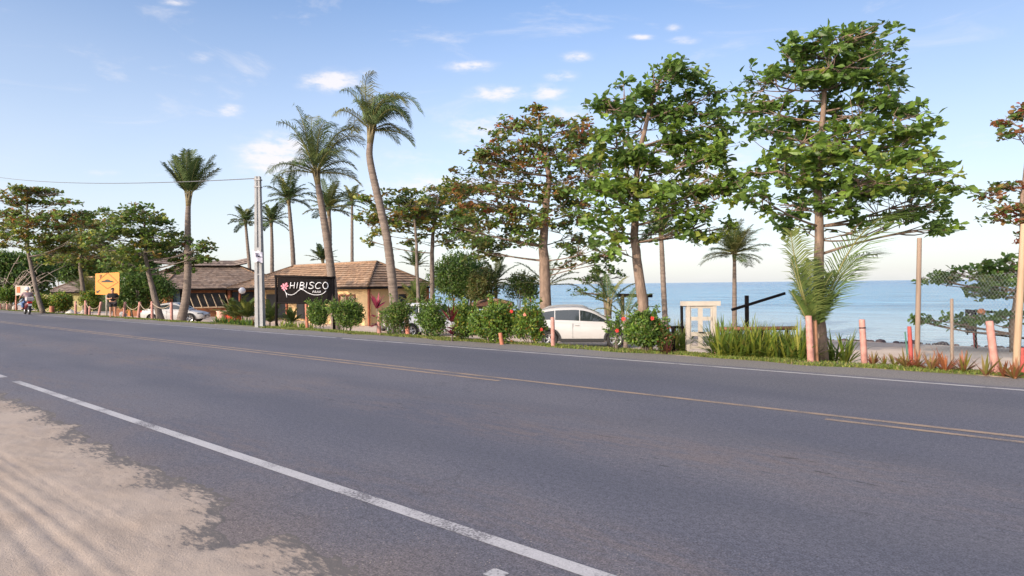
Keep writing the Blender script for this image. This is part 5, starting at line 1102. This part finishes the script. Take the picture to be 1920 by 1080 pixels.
for i, (a, ln, wd) in enumerate(((60,52,20),(15,44,17),(120,40,17),(170,44,17),(215,40,16),(255,46,16),(310,42,17))):
    ca, sa = math.cos(math.radians(a)), -math.sin(math.radians(a)); out = []
    for f, w in ((0,2),(.35,wd*.7),(.7,wd),(.92,wd*.6),(1,2)): out.append((f*ln, w))
    pts = [(c[0]+f*ca-w*sa*.6, c[1]+f*sa+w*ca*.6) for f, w in out] + [(c[0]+f*ca+w*sa*.6, c[1]+f*sa-w*ca*.6) for f, w in out[::-1]]
    q = [SP(x, y, .012+.002*i) for x, y in pts]; mb.add(q, [tuple(range(len(q)))])
mb.build('flower_emblem', M('emblem_pink', (.66,.24,.30), .6, .15, 9), t)
strokes('flower_stamen', [[(800,590),(822,572),(848,552)],[(790,585),(775,575)],[(805,595),(800,612)]], 2.2, M('emblem_dark', (.35,.06,.10), .6, .1), .03)
# ------------------------------------------------------------------ yellow speed bump sign
Zy = zd(199, 14.4); b = onground(199, Zy); t = thing('road_sign', 'square yellow speed bump warning sign on a white post behind the person', 'sign', b)
def YP(x, y, off=0.0): v = U(x, y, Zy); v.y -= .06+off; return v
YEL = M('sign_yellow', (.60,.215,.006), .5, .06, 3); INK = M('sign_black', (.015,.014,.012), .6, .1)
mb = MB(); quad_slab(mb, [YP(180,513), YP(179.8,552), YP(224.5,553.2), YP(224.8,510.5)], .03); mb.build('panel', YEL, t)
def flat(name, polys, off, mat=INK):
    mb = MB()
    for p in polys: quad_slab(mb, [YP(x, y, off) for x, y in p], .012)
    mb.build(name, mat, t)
dm = [(203,511.5),(222.5,529.5),(202.5,541.5),(184,527.5)]; polys = []
for i in range(4):
    a, b2 = np.array(dm[i]), np.array(dm[(i+1) % 4]); d = (b2-a)/np.linalg.norm(b2-a); n_ = np.array((-d[1], d[0]))*.45; polys.append([tuple(a-n_), tuple(a+n_), tuple(b2+n_), tuple(b2-n_)])
flat('diamond_outline', polys, .014, M('sign_brown_line', (.20,.07,.01), .6, .1))
flat('bump_symbol', [[(191,528.2),(193.5,526.8),(197.5,526),(200,524.4),(203,523.8),(206,524.6),(208.5,526.2),(212,527),(214.3,528.4),(214.3,529.2),(191,529)]], .020)
flat('arrow_symbol', [[(182,549.2),(182,544.6),(183.6,546),(187,544),(189.2,544.4),(188.6,545.8),(185.4,547.4),(187.2,549.2)]], .014)
flat('mark', [[(188,515.5),(191.6,515),(191.6,519),(190.4,519),(190.2,521.4),(188.4,521.2)]], .022, M('sign_brown_line'))
for x_, r0_ in ((199, .055),): MB().tube([b-Vector((0,0,.2)), YP(199.5, 513)+Vector((0,.09,0))], r0_, 8).build('post', WHITEP, t, True)
# orange and white board, sand heap
b = onground(44, 50.5); t = thing('notice_board', 'orange and white rectangular notice board behind the scooter rider', 'sign', b); Zb = 50.5
mb = MB(); quad_slab(mb, [U(29,535.5,Zb), U(29,554,Zb), U(57,554.5,Zb), U(57,536,Zb)], .06); mb.build('panel', WHITEP, t)
mb = MB(); quad_slab(mb, [U(31,537.5,Zb-.03), U(31,549,Zb-.03), U(37,549,Zb-.03), U(37,537.5,Zb-.03)], .02); mb.build('orange_patch', M('patch_orange', (.50,.10,.02), .6, .1), t)
for x in (30, 56): MB().tube([onground(x, Zb+.1)-Vector((0,0,.2)), U(x, 537, Zb+.1)], .05, 6).build('post', ORAP, t, True)
b = onground(122, zd(122, 13.45)); mb = MB(); r_ = np.random.default_rng(8); vs = []; nr, na = 7, 22; k = depth(b)/F
for i in range(nr):
    for j in range(na):
        a = 6.283*j/na; f = i/(nr-1); rr_ = 12.5*k*(1-f)*(1+.12*math.sin(3*a)+.06*r_.normal()); vs.append(b + Vector((rr_*math.cos(a), rr_*math.sin(a)*.8+.5, 9*k*f**.9*(1+.03*r_.normal())-.02)))
mb.add(vs, [(i*na+j, i*na+(j+1) % na, (i+1)*na+(j+1) % na, (i+1)*na+j) for i in range(nr-1) for j in range(na)])
tag(mb.build('sand_heap', M('white_sand', (.62,.56,.48), .95, .1, 8, .5, 40), None, True, loc=b), 'small cone-shaped heap of whitish sand at the roadside', 'sand heap')
for (px, py, w, lab, mat) in ((148,583,.34,'pale rounded stone behind the rope beside the sand heap', WHITEP), (20,578,.4,'whitish stone behind the rope near the scooter', WHITEP), (222,580,.35,'pale rounded stone behind the person in black', CONC)):
    b = onground(px, zd(px, 14.2)); mb = MB(); mb.ball(b+Vector((0, .4, w*.35)), (w*.6, w*.5, w*.55), 10, 7)
    mb.v = [tuple(np.array(v)+r_.normal(0, .03, 3)) for v in mb.v]; tag(mb.build('boulder', mat, None, True, loc=b), lab, 'stone', 'pale stones by the ropes')
# pots by the restaurant bed
def pot(px, Z, lab, mat, nm, rad, h_):
    b = onground(px, Z); tag(MB().lathe([(.02,0),(rad*.7,0),(rad*1.0,h_*.45),(rad*.9,h_*.9),(rad*1.05,h_),(rad*.85,h_),(rad*.8,h_*.8),(.02,h_*.75)], b, (0,0,1), 18).build(nm, mat, None, True, loc=b), lab, 'pot', 'big pots before the restaurant')
pot(416, 41, 'pale pink round pot beside the restaurant door', M('pale_pink_clay', (.60,.36,.29), .8, .15, 6), 'plant_pot', .36, .95)
pot(433, 41, 'red round pot next to the pale pink one', M('red_clay', (.60,.07,.035), .7, .15, 6), 'plant_pot', .30, .85)
pot(443, 41.2, 'red round pot further from the restaurant door', M('red_clay'), 'plant_pot', .30, .85)
b = onground(454, 43); t = thing('garden_lamp', 'white globe garden lamp among the feathery palms', 'lamp', b); MB().tube([b, U(454,549,43)], .03, 6).build('pole', DARKW, t); MB().ball(U(454,545,43), .22, 14, 9).build('lamp_globe', M('opal_globe', (.70,.68,.70), .4, .04), t, True)
# ------------------------------------------------------------------ white garden gate
Zg = 15.0
def GP(x, y, off=0.0): v = U(x, y, Zg); v.y -= off; return v
b = onground(1315, Zg); t = thing('garden_gate', 'weathered white wooden gate of six open panes under a flat cap, standing alone', 'gate', b)
def bar(nm, x0, y0, x1, y1, th=.09, off=0.0, mat=WHITEP):
    mb = MB(); quad_slab(mb, [GP(x0,y0,off), GP(x0,y1,off), GP(x1,y1,off), GP(x1,y0,off)], th); return mb.build(nm, mat, t)
bar('post', 1287, 573, 1293.5, 657, .10, .02); bar('post', 1336.5, 573, 1343, 657, .10, .02)
mb = MB(); quad_slab(mb, [GP(1277.5,565,.05), GP(1277.5,573.5,.05), GP(1350,573,.05), GP(1350,564.5,.05)], .16); mb.build('cap_beam', WHITEP, t)
bar('top_rail', 1293.5, 573.2, 1336.5, 578, .06)
for y0, y1 in ((594,601),(622.5,630),(649,654)): bar('rail', 1294, y0, 1336, y1, .05)
bar('stile', 1294, 578, 1296, 649, .045); bar('stile', 1309.5, 578, 1317.5, 649, .048, .004); bar('stile', 1333, 578, 1336, 649, .045)
bar('latch', 1309, 622, 1319, 624, .03, .05, BLACK)
# ------------------------------------------------------------------ timber frames and rails on the beach
def timber(mb, a, b, r): mb.tube([a, b], r, 6)
t = thing('timber_frame', 'dark timber goal-like frame by the water behind the pale slanting trunk', 'frame', onground(1195, 27))
for x in (1167, 1212): MB().tube([onground(x, 27)-Vector((0,0,.2)), U(x, 552, 27)], .085, 8).build('post', DARKW if x > 1200 else M('mossy_wood', (.07,.06,.025), .8, .3, 6), t, True)
MB().tube([U(1157,553.5,27), U(1223,554.5,27)], .075, 8).build('crossbeam', DARKW, t, True)
Zr = 19.5; t = thing('timber_frame', 'dark timber frame with low crossbar just behind the white gate', 'frame', onground(1305, Zr))
for x in (1278, 1340): MB().tube([onground(x, Zr)-Vector((0,0,.2)), U(x, 572, Zr)], .045, 8).build('post', DARKW, t, True)
MB().tube([U(1276,572.5,Zr), U(1342,572.5,Zr)], .04, 8).build('crossbeam', DARKW, t, True)
Zr = 22; t = thing('ramp_rail', 'dark handrail sloping up between a square post and the young coconut palm', 'railing', onground(1400, Zr))
MB().box((onground(1400,Zr)+U(1400,554,Zr))/2, (.115,.115,(U(1400,554,Zr)-onground(1400,Zr)).z), bev=.01).build('post', DARKW, t)
MB().tube([U(1372,581,Zr-.12), U(1472,550,Zr-.12)], .05, 8).build('handrail', DARKW, t, True)
Zr = 14.75; t = thing('low_fence', 'low brown rail fence running behind the lily bed', 'fence', onground(1430, Zr))
MB().tube([U(1235,613.5,Zr+1), U(1282,613.5,Zr+.6)], .03, 6).build('rail', DARKW, t, True); MB().tube([U(1348,617,Zr), U(1495,615,Zr)], .045, 6).build('rail', M('rust_brown', (.20,.09,.05), .8, .2), t, True)
for x in (1262, 1385, 1430, 1475): MB().tube([onground(x, Zr+.07)-Vector((0,0,.1)), U(x, 612, Zr+.07)], .04, 6).build('post', DARKW, t, True)
# netting between the tall poles
pa, pb = onground(1718, zd(1718,14.08)), onground(1903, zd(1903,13.6)); za, zb_ = depth(pa), depth(pb); t_a, t_b = U(1723, 500, za), U(1914, 508, zb_); b_a, b_b = U(1719, 655, za), U(1906, 680, zb_)
mb = MB(); NW, NH = 28, 18
def netp(u, v): p = b_a.lerp(b_b, u).lerp(t_a.lerp(t_b, u), v); return p + Vector((0, .02*math.sin(u*9)+.03*math.sin(v*3), -.10*math.sin(math.pi*u)*v))
def strand(u0, v0, u1, v1):
    m = 5; mb.tube([netp(u0+(u1-u0)*i/m, v0+(v1-v0)*i/m) for i in range(m+1)], .0008, 3, caps=False)
asp = NH/NW
for i in range(-NH, NW):
    u0, u1 = i/NW, (i+NH)/NW; v0, v1 = 0, 1
    if u0 < 0: v0 = -u0*NW/NH; u0 = 0
    if u1 > 1: v1 = 1-(u1-1)*NW/NH; u1 = 1
    if u1-u0 > .01: strand(u0, v0, u1, v1); strand(1-u0, v0, 1-u1, v1)
tag(mb.build('fence_net', M('net_cord', (.33,.38,.36), .8, .05), None, loc=pa), 'fine diamond-mesh netting strung between the tall brown pole and the leaning stake', 'net')
# dark notice board on the beach, its rails
Zn = 26; b = onground(1822, Zn); t = thing('beach_board', 'dark board with pale upright writing fixed to a red stake on the sand', 'sign', b)
mb = MB(); quad_slab(mb, [U(1811,580,Zn), U(1812,625,Zn), U(1827,624,Zn), U(1827,581,Zn)], .06); mb.build('panel', M('faded_black_board', (.03,.025,.035), .7, .2), t)
mb = MB(); r_ = np.random.default_rng(12)
for i in range(6):
    y = 588+i*5.0; xs = 1818.5; mb.tube([U(xs-1.6, y+1.6, Zn-.02), U(xs+1.6, y, Zn-.02), U(xs-.4, y+3.4, Zn-.02)], .022, 4)
mb.build('writing', M('faded_white', (.45,.43,.46), .7, .1), t)
MB().tube([U(1814, 628, Zn), U(1815,580,Zn+.1)], .03, 6).build('batten', DARKW, t)
t = thing('beach_rail', 'two thin dark rails stretched between board and beach tree over the sand', 'railing', onground(1870, 25.5))
MB().tube([U(1826,623,25.8), U(1960,639,24)], .035, 6).build('rail', DARKW, t, True); MB().tube([U(1830,583,25.8), U(1960,592,24)], .05, 6).build('rail', DARKW, t, True)
MB().tube([onground(1952,24)-Vector((0,0,.1)), U(1952,585,24)], .06, 6).build('post', DARKW, t, True); MB().tube([onground(1829,25.8)-Vector((0,0,.1)), U(1829,580,25.8)], .04, 6).build('post', DARKW, t, True)
tag(MB().ball(U(1840,585,25.4), .14, 12, 8).build('buoy', M('orange_buoy', (.60,.20,.08), .6, .1), None, True, loc=U(1840,585,25.4)), 'round orange buoy hung on the upper beach rail', 'buoy')
# stones and weed at the tide line
mb = MB(); r_ = np.random.default_rng(21)
for i in range(420):
    s = r_.uniform(-30, 70); d = 40.9 + .9*math.sin(s*.3) + r_.normal(0, .35); p = SD(s, d); p.z = gz(p.x, p.y)+.02; q = abs(r_.normal(0, .11))+.05
    o = len(mb.v); mb.ball(p, (q*1.4, q, q*.7), 6, 4, rot=rotz(r_.uniform(0, 3)))
tag(mb.build('tide_debris', M('wet_stone', (.06,.04,.04), .7, .3, 6), None, True), 'dark stones and weed along the tide line', 'debris', kind='stuff')
# ------------------------------------------------------------------ people and motor scooter
def skin_fig(name, joints, bones, mat, parent=None, sub=2):
    """joints: {key: (point, radius)}; bones: [(a, b)]; root first"""
    keys = list(joints); org = ORG[parent.name] if parent else Vector(joints[keys[0]][0])
    me = bpy.data.meshes.new(name); me.from_pydata([tuple(Vector(joints[k][0])-org) for k in keys], [(keys.index(a), keys.index(b)) for a, b in bones], [])
    o = bpy.data.objects.new(name, me); COL.objects.link(o); me.materials.append(mat)
    sm = o.modifiers.new('skin', 'SKIN'); sm.use_smooth_shade = True; sm.branch_smoothing = .3
    for i, k in enumerate(keys):
        rr_ = joints[k][1]; me.skin_vertices[0].data[i].radius = rr_ if hasattr(rr_, '__len__') else (rr_, rr_)
    me.skin_vertices[0].data[0].use_root = True
    ss = o.modifiers.new('sub', 'SUBSURF'); ss.levels = ss.render_levels = sub
    dg = bpy.context.evaluated_depsgraph_get(); m2 = bpy.data.meshes.new_from_object(o.evaluated_get(dg)); o.modifiers.clear(); o.data = m2
    if not len(m2.materials): m2.materials.append(mat)
    m2.polygons.foreach_set('use_smooth', [True]*len(m2.polygons)); ORG[o.name] = org
    if parent: o.parent = parent
    else: o.location = org
    return o
def figure(J, mat, W, name='body', parent=None):
    return skin_fig(name, {k: (W(v[0]), v[1]) for k, v in J.items()}, BON, mat, parent)
def hand_joints(J, bones, key, wrist, dirv, side, curl):
    """palm, four unequal fingers and a thumb off the side of the palm"""
    d = Vector(dirv).normalized(); s = Vector(side).normalized(); c = Vector(curl).normalized(); w = Vector(wrist)
    J[key+'palm'] = (w+d*.06, (.034, .018)); bones.append((key+'wrist', key+'palm'))
    for i, (off, ln) in enumerate(((.030,.070),(.010,.080),(-.010,.074),(-.029,.058))):
        a = w+d*.095+s*off; J[f'{key}k{i}'] = (a, .0095); J[f'{key}f{i}'] = (a+d*ln*.5+c*ln*.3, .0085); J[f'{key}t{i}'] = (a+d*ln*.62+c*ln*.8, .007)
        bones += [(key+'palm', f'{key}k{i}'), (f'{key}k{i}', f'{key}f{i}'), (f'{key}f{i}', f'{key}t{i}')]
    J[key+'th0'] = (w+d*.045+s*.042, .011); J[key+'th1'] = (w+d*.085+s*.058+c*.015, .0095); bones += [(key+'palm', key+'th0'), (key+'th0', key+'th1')]
# person reading a phone: local x to the side, y away from the road viewer, z up
pb_ = onground(211, zd(211, 13.15)); ksc = 1.62/1.72
M1 = rotz(.55)
def W1(p): return pb_ + M1 @ (Vector(p)*ksc)
J, Bn = {}, []
J['pelvis'] = ((0,0,.95),(.185,.13)); J['belly'] = ((0,-.01,1.12),(.18,.145)); J['chest'] = ((0,.0,1.32),(.19,.13)); J['neckb'] = ((0,.0,1.46),(.075,.07)); J['neck'] = ((0,-.02,1.52),.062)
J['head0'] = ((0,-.05,1.575),(.068,.078)); J['head1'] = ((0,-.055,1.64),(.078,.095)); J['head2'] = ((0,-.035,1.705),(.070,.085))
Bn += [('pelvis','belly'),('belly','chest'),('chest','neckb'),('neckb','neck'),('neck','head0'),('head0','head1'),('head1','head2')]
for s, k in ((-1,'l'),(1,'r')):
    J[k+'hip'] = ((s*.10,0,.88),(.11,.12)); J[k+'knee'] = ((s*.115,-.015,.50),(.066,.07)); J[k+'calf'] = ((s*.118,.01,.36),(.062,.065)); J[k+'ank'] = ((s*.12,.02,.085),.042); J[k+'toe'] = ((s*.14,-.14,.035),(.045,.028))
    J[k+'heel'] = ((s*.12,.05,.04),.036)
    Bn += [('pelvis',k+'hip'),(k+'hip',k+'knee'),(k+'knee',k+'calf'),(k+'calf',k+'ank'),(k+'ank',k+'toe'),(k+'ank',k+'heel')]
    J[k+'sh'] = ((s*.205,.0,1.40),.068); J[k+'elb'] = ((s*.27,.02,1.12),.048); J[k+'wrist'] = ((s*.085,-.24,1.15),(.031,.027))
    Bn += [('chest',k+'sh'),(k+'sh',k+'elb'),(k+'elb',k+'wrist')]
    hand_joints(J, Bn, k, J[k+'wrist'][0], (-s*.75,-.35,.25), (0,-.2,1), (-s*.3,.9,.1))
J['nose'] = ((0,-.158,1.63),.014); Bn.append(('head1','nose'))
for s in (-1,1): J[f'ear{s}'] = ((s*.085,-.04,1.635),(.012,.022)); Bn.append(('head1', f'ear{s}'))
per = thing('person', 'person in black T-shirt and dark shorts looking down at a phone at the roadside', 'person', pb_)
skin_fig('body', {k: (W1(v[0]), tuple(np.array(v[1])*ksc) if hasattr(v[1], '__len__') else v[1]*ksc) for k, v in J.items()}, Bn, SKIN, per)
TS = M('black_cloth', (.016,.015,.017), .85, .2, 12)
sh = {'belly0':((0,0,.90),(.20,.155)),'belly':((0,-.01,1.10),(.205,.17)),'chest':((0,0,1.33),(.205,.145)),'col':((0,0,1.45),(.10,.085))}; sb_ = [('belly0','belly'),('belly','chest'),('chest','col')]
for s, k in ((-1,'l'),(1,'r')): sh[k+'s'] = ((s*.21,0,1.40),.088); sh[k+'e'] = ((s*.262,.015,1.18),.078); sb_ += [('chest',k+'s'),(k+'s',k+'e')]
skin_fig('shirt', {k: (W1(v[0]), tuple(np.array(v[1])*ksc) if hasattr(v[1], '__len__') else v[1]*ksc) for k, v in sh.items()}, sb_, TS, per)
so = {'w':((0,0,.96),(.195,.145))}; sb_ = []
for s, k in ((-1,'l'),(1,'r')): so[k+'h'] = ((s*.105,0,.86),(.128,.135)); so[k+'k'] = ((s*.12,-.005,.60),(.105,.11)); sb_ += [('w',k+'h'),(k+'h',k+'k')]
skin_fig('shorts', {k: (W1(v[0]), tuple(np.array(v[1])*ksc) if hasattr(v[1], '__len__') else v[1]*ksc) for k, v in so.items()}, sb_, M('dark_shorts', (.03,.026,.03), .85, .2, 12), per)
HAIR = M('dark_hair', (.018,.014,.012), .7, .3, 20)
m_ = MB(); m_.ball(W1((0,-.02,1.70)), (.092*ksc,.108*ksc,.085*ksc), 14, 8); m_.ball(W1((0,.02,1.65)), (.086*ksc,.085*ksc,.09*ksc), 12, 7); m_.build('hair', HAIR, per, True)
m_ = MB()
for s in (-1,1): m_.ball(W1((s*.032,-.143,1.655)), .011*ksc, 6, 4)
m_.build('eye', M('eye_dark', (.02,.015,.012), .3, .1), per); MB().box(W1((0,-.138,1.585)), (.045*ksc,.012,.010), M1).build('mouth', M('lip', (.30,.10,.08), .6, .1), per)
for s in (-1,1): MB().box(W1((s*.135,-.06,.012)), (.10,.26,.025), M1, bev=.01).build('sandal', BLACK, per)
tag(MB().box(W1((0,-.31,1.205)), (.075,.014,.15), M1 @ Matrix.Rotation(.5, 3, 'X'), bev=.005).build('phone', BLACK, None, loc=W1((0,-.31,1.2))), 'black phone held in both hands of the person in black', 'phone')
# scooter and rider, heading away along the road: local x = forward
sb2 = G(51, 589.5) ; yaw = math.atan2(UDIR.y, UDIR.x); M3 = rotz(yaw-.05); W2 = lambda p: sb2 + M3 @ Vector(p)
sc_ = thing('motor_scooter', 'dark motor scooter with red tail lamp and pale rear box riding away', 'motorcycle', sb2)
for nm, x in (('wheel', -.62), ('wheel', .62)):
    w_ = MB().lathe([(.19,-.055),(.26,-.055),(.285,0),(.26,.055),(.19,.055)], W2((x,0,.285)), M3 @ Vector((0,1,0)), 24).build(nm, RUBBER, sc_, True)
    m_ = MB(); m_.lathe([(.05,-.03),(.20,-.045),(.20,.045),(.05,.03)], W2((x,0,.285)), M3 @ Vector((0,1,0)), 16); m_.build('rim', RIM, w_, True)
m_ = MB(); loft(m_, [[W2((x, y*w, z0+(z1-z0)*v)) for y, v in ((-1,.1),(-1,.8),(-.6,1),(.6,1),(1,.8),(1,.1),(.5,0),(-.5,0))] for x, w, z0, z1 in ((-.85,.09,.62,.80),(-.6,.16,.50,.82),(-.25,.17,.35,.78),(0,.13,.30,.55),(.28,.12,.30,.45))]); m_.build('body', M('dark_red_paint', (.10,.012,.012), .35, .1), sc_, True)
m_ = MB(); loft(m_, [[W2((x, y*w, z+dz)) for y, dz in ((-1,0),(-.8,.05),(.8,.05),(1,0),(.8,-.05),(-.8,-.05))] for x, w, z in ((-.8,.11,.86),(-.45,.16,.83),(-.05,.13,.80),(.05,.09,.78))]); m_.build('seat', BLACK, sc_, True)
m_ = MB(); loft(m_, [[W2((x, y*w, z)) for y, z in ((-1,z0),(1,z0),(1,z1),(-1,z1))] for x, w, z0, z1 in ((.30,.22,.35,.55),(.42,.24,.50,.95),(.50,.15,.75,1.02))]); m_.build('leg_shield', BLACK, sc_, True)
m_ = MB(); m_.tube([W2((.62,.07,.285)), W2((.45,.07,.95))], .022, 6); m_.tube([W2((.62,-.07,.285)), W2((.45,-.07,.95))], .022, 6); m_.build('fork', RIM, sc_)
m_ = MB(); m_.tube([W2((.34,.36,1.03)), W2((.42,.2,1.06)), W2((.42,-.2,1.06)), W2((.34,-.36,1.03))], .018, 6); m_.build('handlebar', BLACK, sc_, True)
for s in (-1,1):
    m_ = MB(); m_.tube([W2((.40,s*.24,1.06)), W2((.42,s*.34,1.22))], .008, 5); m_.ball(W2((.42,s*.36,1.25)), (.02,.06,.04), 8, 5, rot=M3); m_.build('mirror', BLACK, sc_, True)
MB().box(W2((-.90,0,.80)), (.07,.26,.11), M3, bev=.02).build('tail_light', M('scooter_lamp_red', (.62,.03,.02), .3, .1), sc_)
MB().box(W2((-.93,0,.63)), (.02,.20,.13), M3 @ Matrix.Rotation(.2,3,'Y')).build('number_plate', M('plate_grey'), sc_); MB().box(W2((-.78,0,.50)), (.2,.16,.3), M3 @ Matrix.Rotation(.3,3,'Y')).build('mudguard', BLACK, sc_)
MB().tube([W2((0,-.14,.26)), W2((-.5,-.17,.30)), W2((-.85,-.18,.36))], [.03,.05,.05], 8).build('exhaust', M('dull_steel'), sc_, True)
MB().box(W2((-.80,0,1.02)), (.36,.44,.26), M3, bev=.04).build('rear_box', M('box_grey', (.42,.37,.35), .6, .1), sc_)
rd_ = thing('person', 'rider in white helmet, grey-mauve shirt and blue jeans seated on the scooter', 'person', W2((-.2,0,.8)))
J, Bn = {}, []
J['pelvis'] = ((-.28,0,.92),(.15,.17)); J['belly'] = ((-.25,0,1.10),(.12,.16)); J['chest'] = ((-.20,0,1.32),(.12,.185)); J['neck'] = ((-.17,0,1.49),.055); J['head0'] = ((-.15,0,1.58),.08); J['head1'] = ((-.14,0,1.68),.09)
Bn += [('pelvis','belly'),('belly','chest'),('chest','neck'),('neck','head0'),('head0','head1')]
for s, k in ((-1,'l'),(1,'r')):
    J[k+'hip'] = ((-.24,s*.12,.88),.095); J[k+'knee'] = ((.18,s*.20,.76),.068); J[k+'ank'] = ((.10,s*.22,.38),.045); J[k+'toe'] = ((.26,s*.23,.33),(.04,.03))
    J[k+'sh'] = ((-.19,s*.20,1.40),.062); J[k+'elb'] = ((.02,s*.33,1.20),.045); J[k+'wrist'] = ((.27,s*.34,1.06),.030)
    Bn += [('pelvis',k+'hip'),(k+'hip',k+'knee'),(k+'knee',k+'ank'),(k+'ank',k+'toe'),('chest',k+'sh'),(k+'sh',k+'elb'),(k+'elb',k+'wrist')]
    hand_joints(J, Bn, k, J[k+'wrist'][0], (.9,0,-.1), (0,-s,.2), (.1,0,-1))
skin_fig('body', {k: (W2(v[0]), v[1]) for k, v in J.items()}, Bn, SKIN, rd_)
sh = {'b':((-.28,0,.94),(.16,.19)),'m':((-.25,0,1.12),(.15,.19)),'c':((-.20,0,1.33),(.14,.205)),'n':((-.18,0,1.45),(.075,.09))}; sb_ = [('b','m'),('m','c'),('c','n')]
for s, k in ((-1,'l'),(1,'r')): sh[k+'s'] = ((-.19,s*.21,1.40),.082); sh[k+'e'] = ((.0,s*.33,1.21),.068); sb_ += [('c',k+'s'),(k+'s',k+'e')]
skin_fig('shirt', {k: (W2(v[0]), v[1]) for k, v in sh.items()}, sb_, M('mauve_shirt', (.30,.21,.22), .85, .2, 8), rd_)
so = {'w':((-.28,0,.92),(.165,.185))}; sb_ = []
for s, k in ((-1,'l'),(1,'r')): so[k+'h'] = ((-.22,s*.12,.88),.112); so[k+'k'] = ((.18,s*.20,.76),.082); so[k+'a'] = ((.11,s*.22,.42),.062); sb_ += [('w',k+'h'),(k+'h',k+'k'),(k+'k',k+'a')]
skin_fig('jeans', {k: (W2(v[0]), v[1]) for k, v in so.items()}, sb_, M('denim', (.06,.11,.24), .85, .2, 10), rd_)
hm = MB(); hm.ball(W2((-.14,0,1.68)), (.15,.135,.145), 16, 10, rot=M3); hm.build('helmet', M('helmet_white', (.72,.72,.74), .3, .04), rd_, True)
MB().box(W2((-.02,0,1.66)), (.10,.21,.10), M3, bev=.03).build('visor', BLACK, rd_); MB().lathe([(.125,-.018),(.139,-.018),(.139,.018),(.125,.018)], W2((-.14,0,1.615)), (0,0,1), 18).build('helmet_band', BLACK, rd_)
for s in (-1,1): MB().box(W2((.17,s*.225,.335)), (.27,.10,.09), M3, bev=.03).build('shoe', BLACK, rd_)
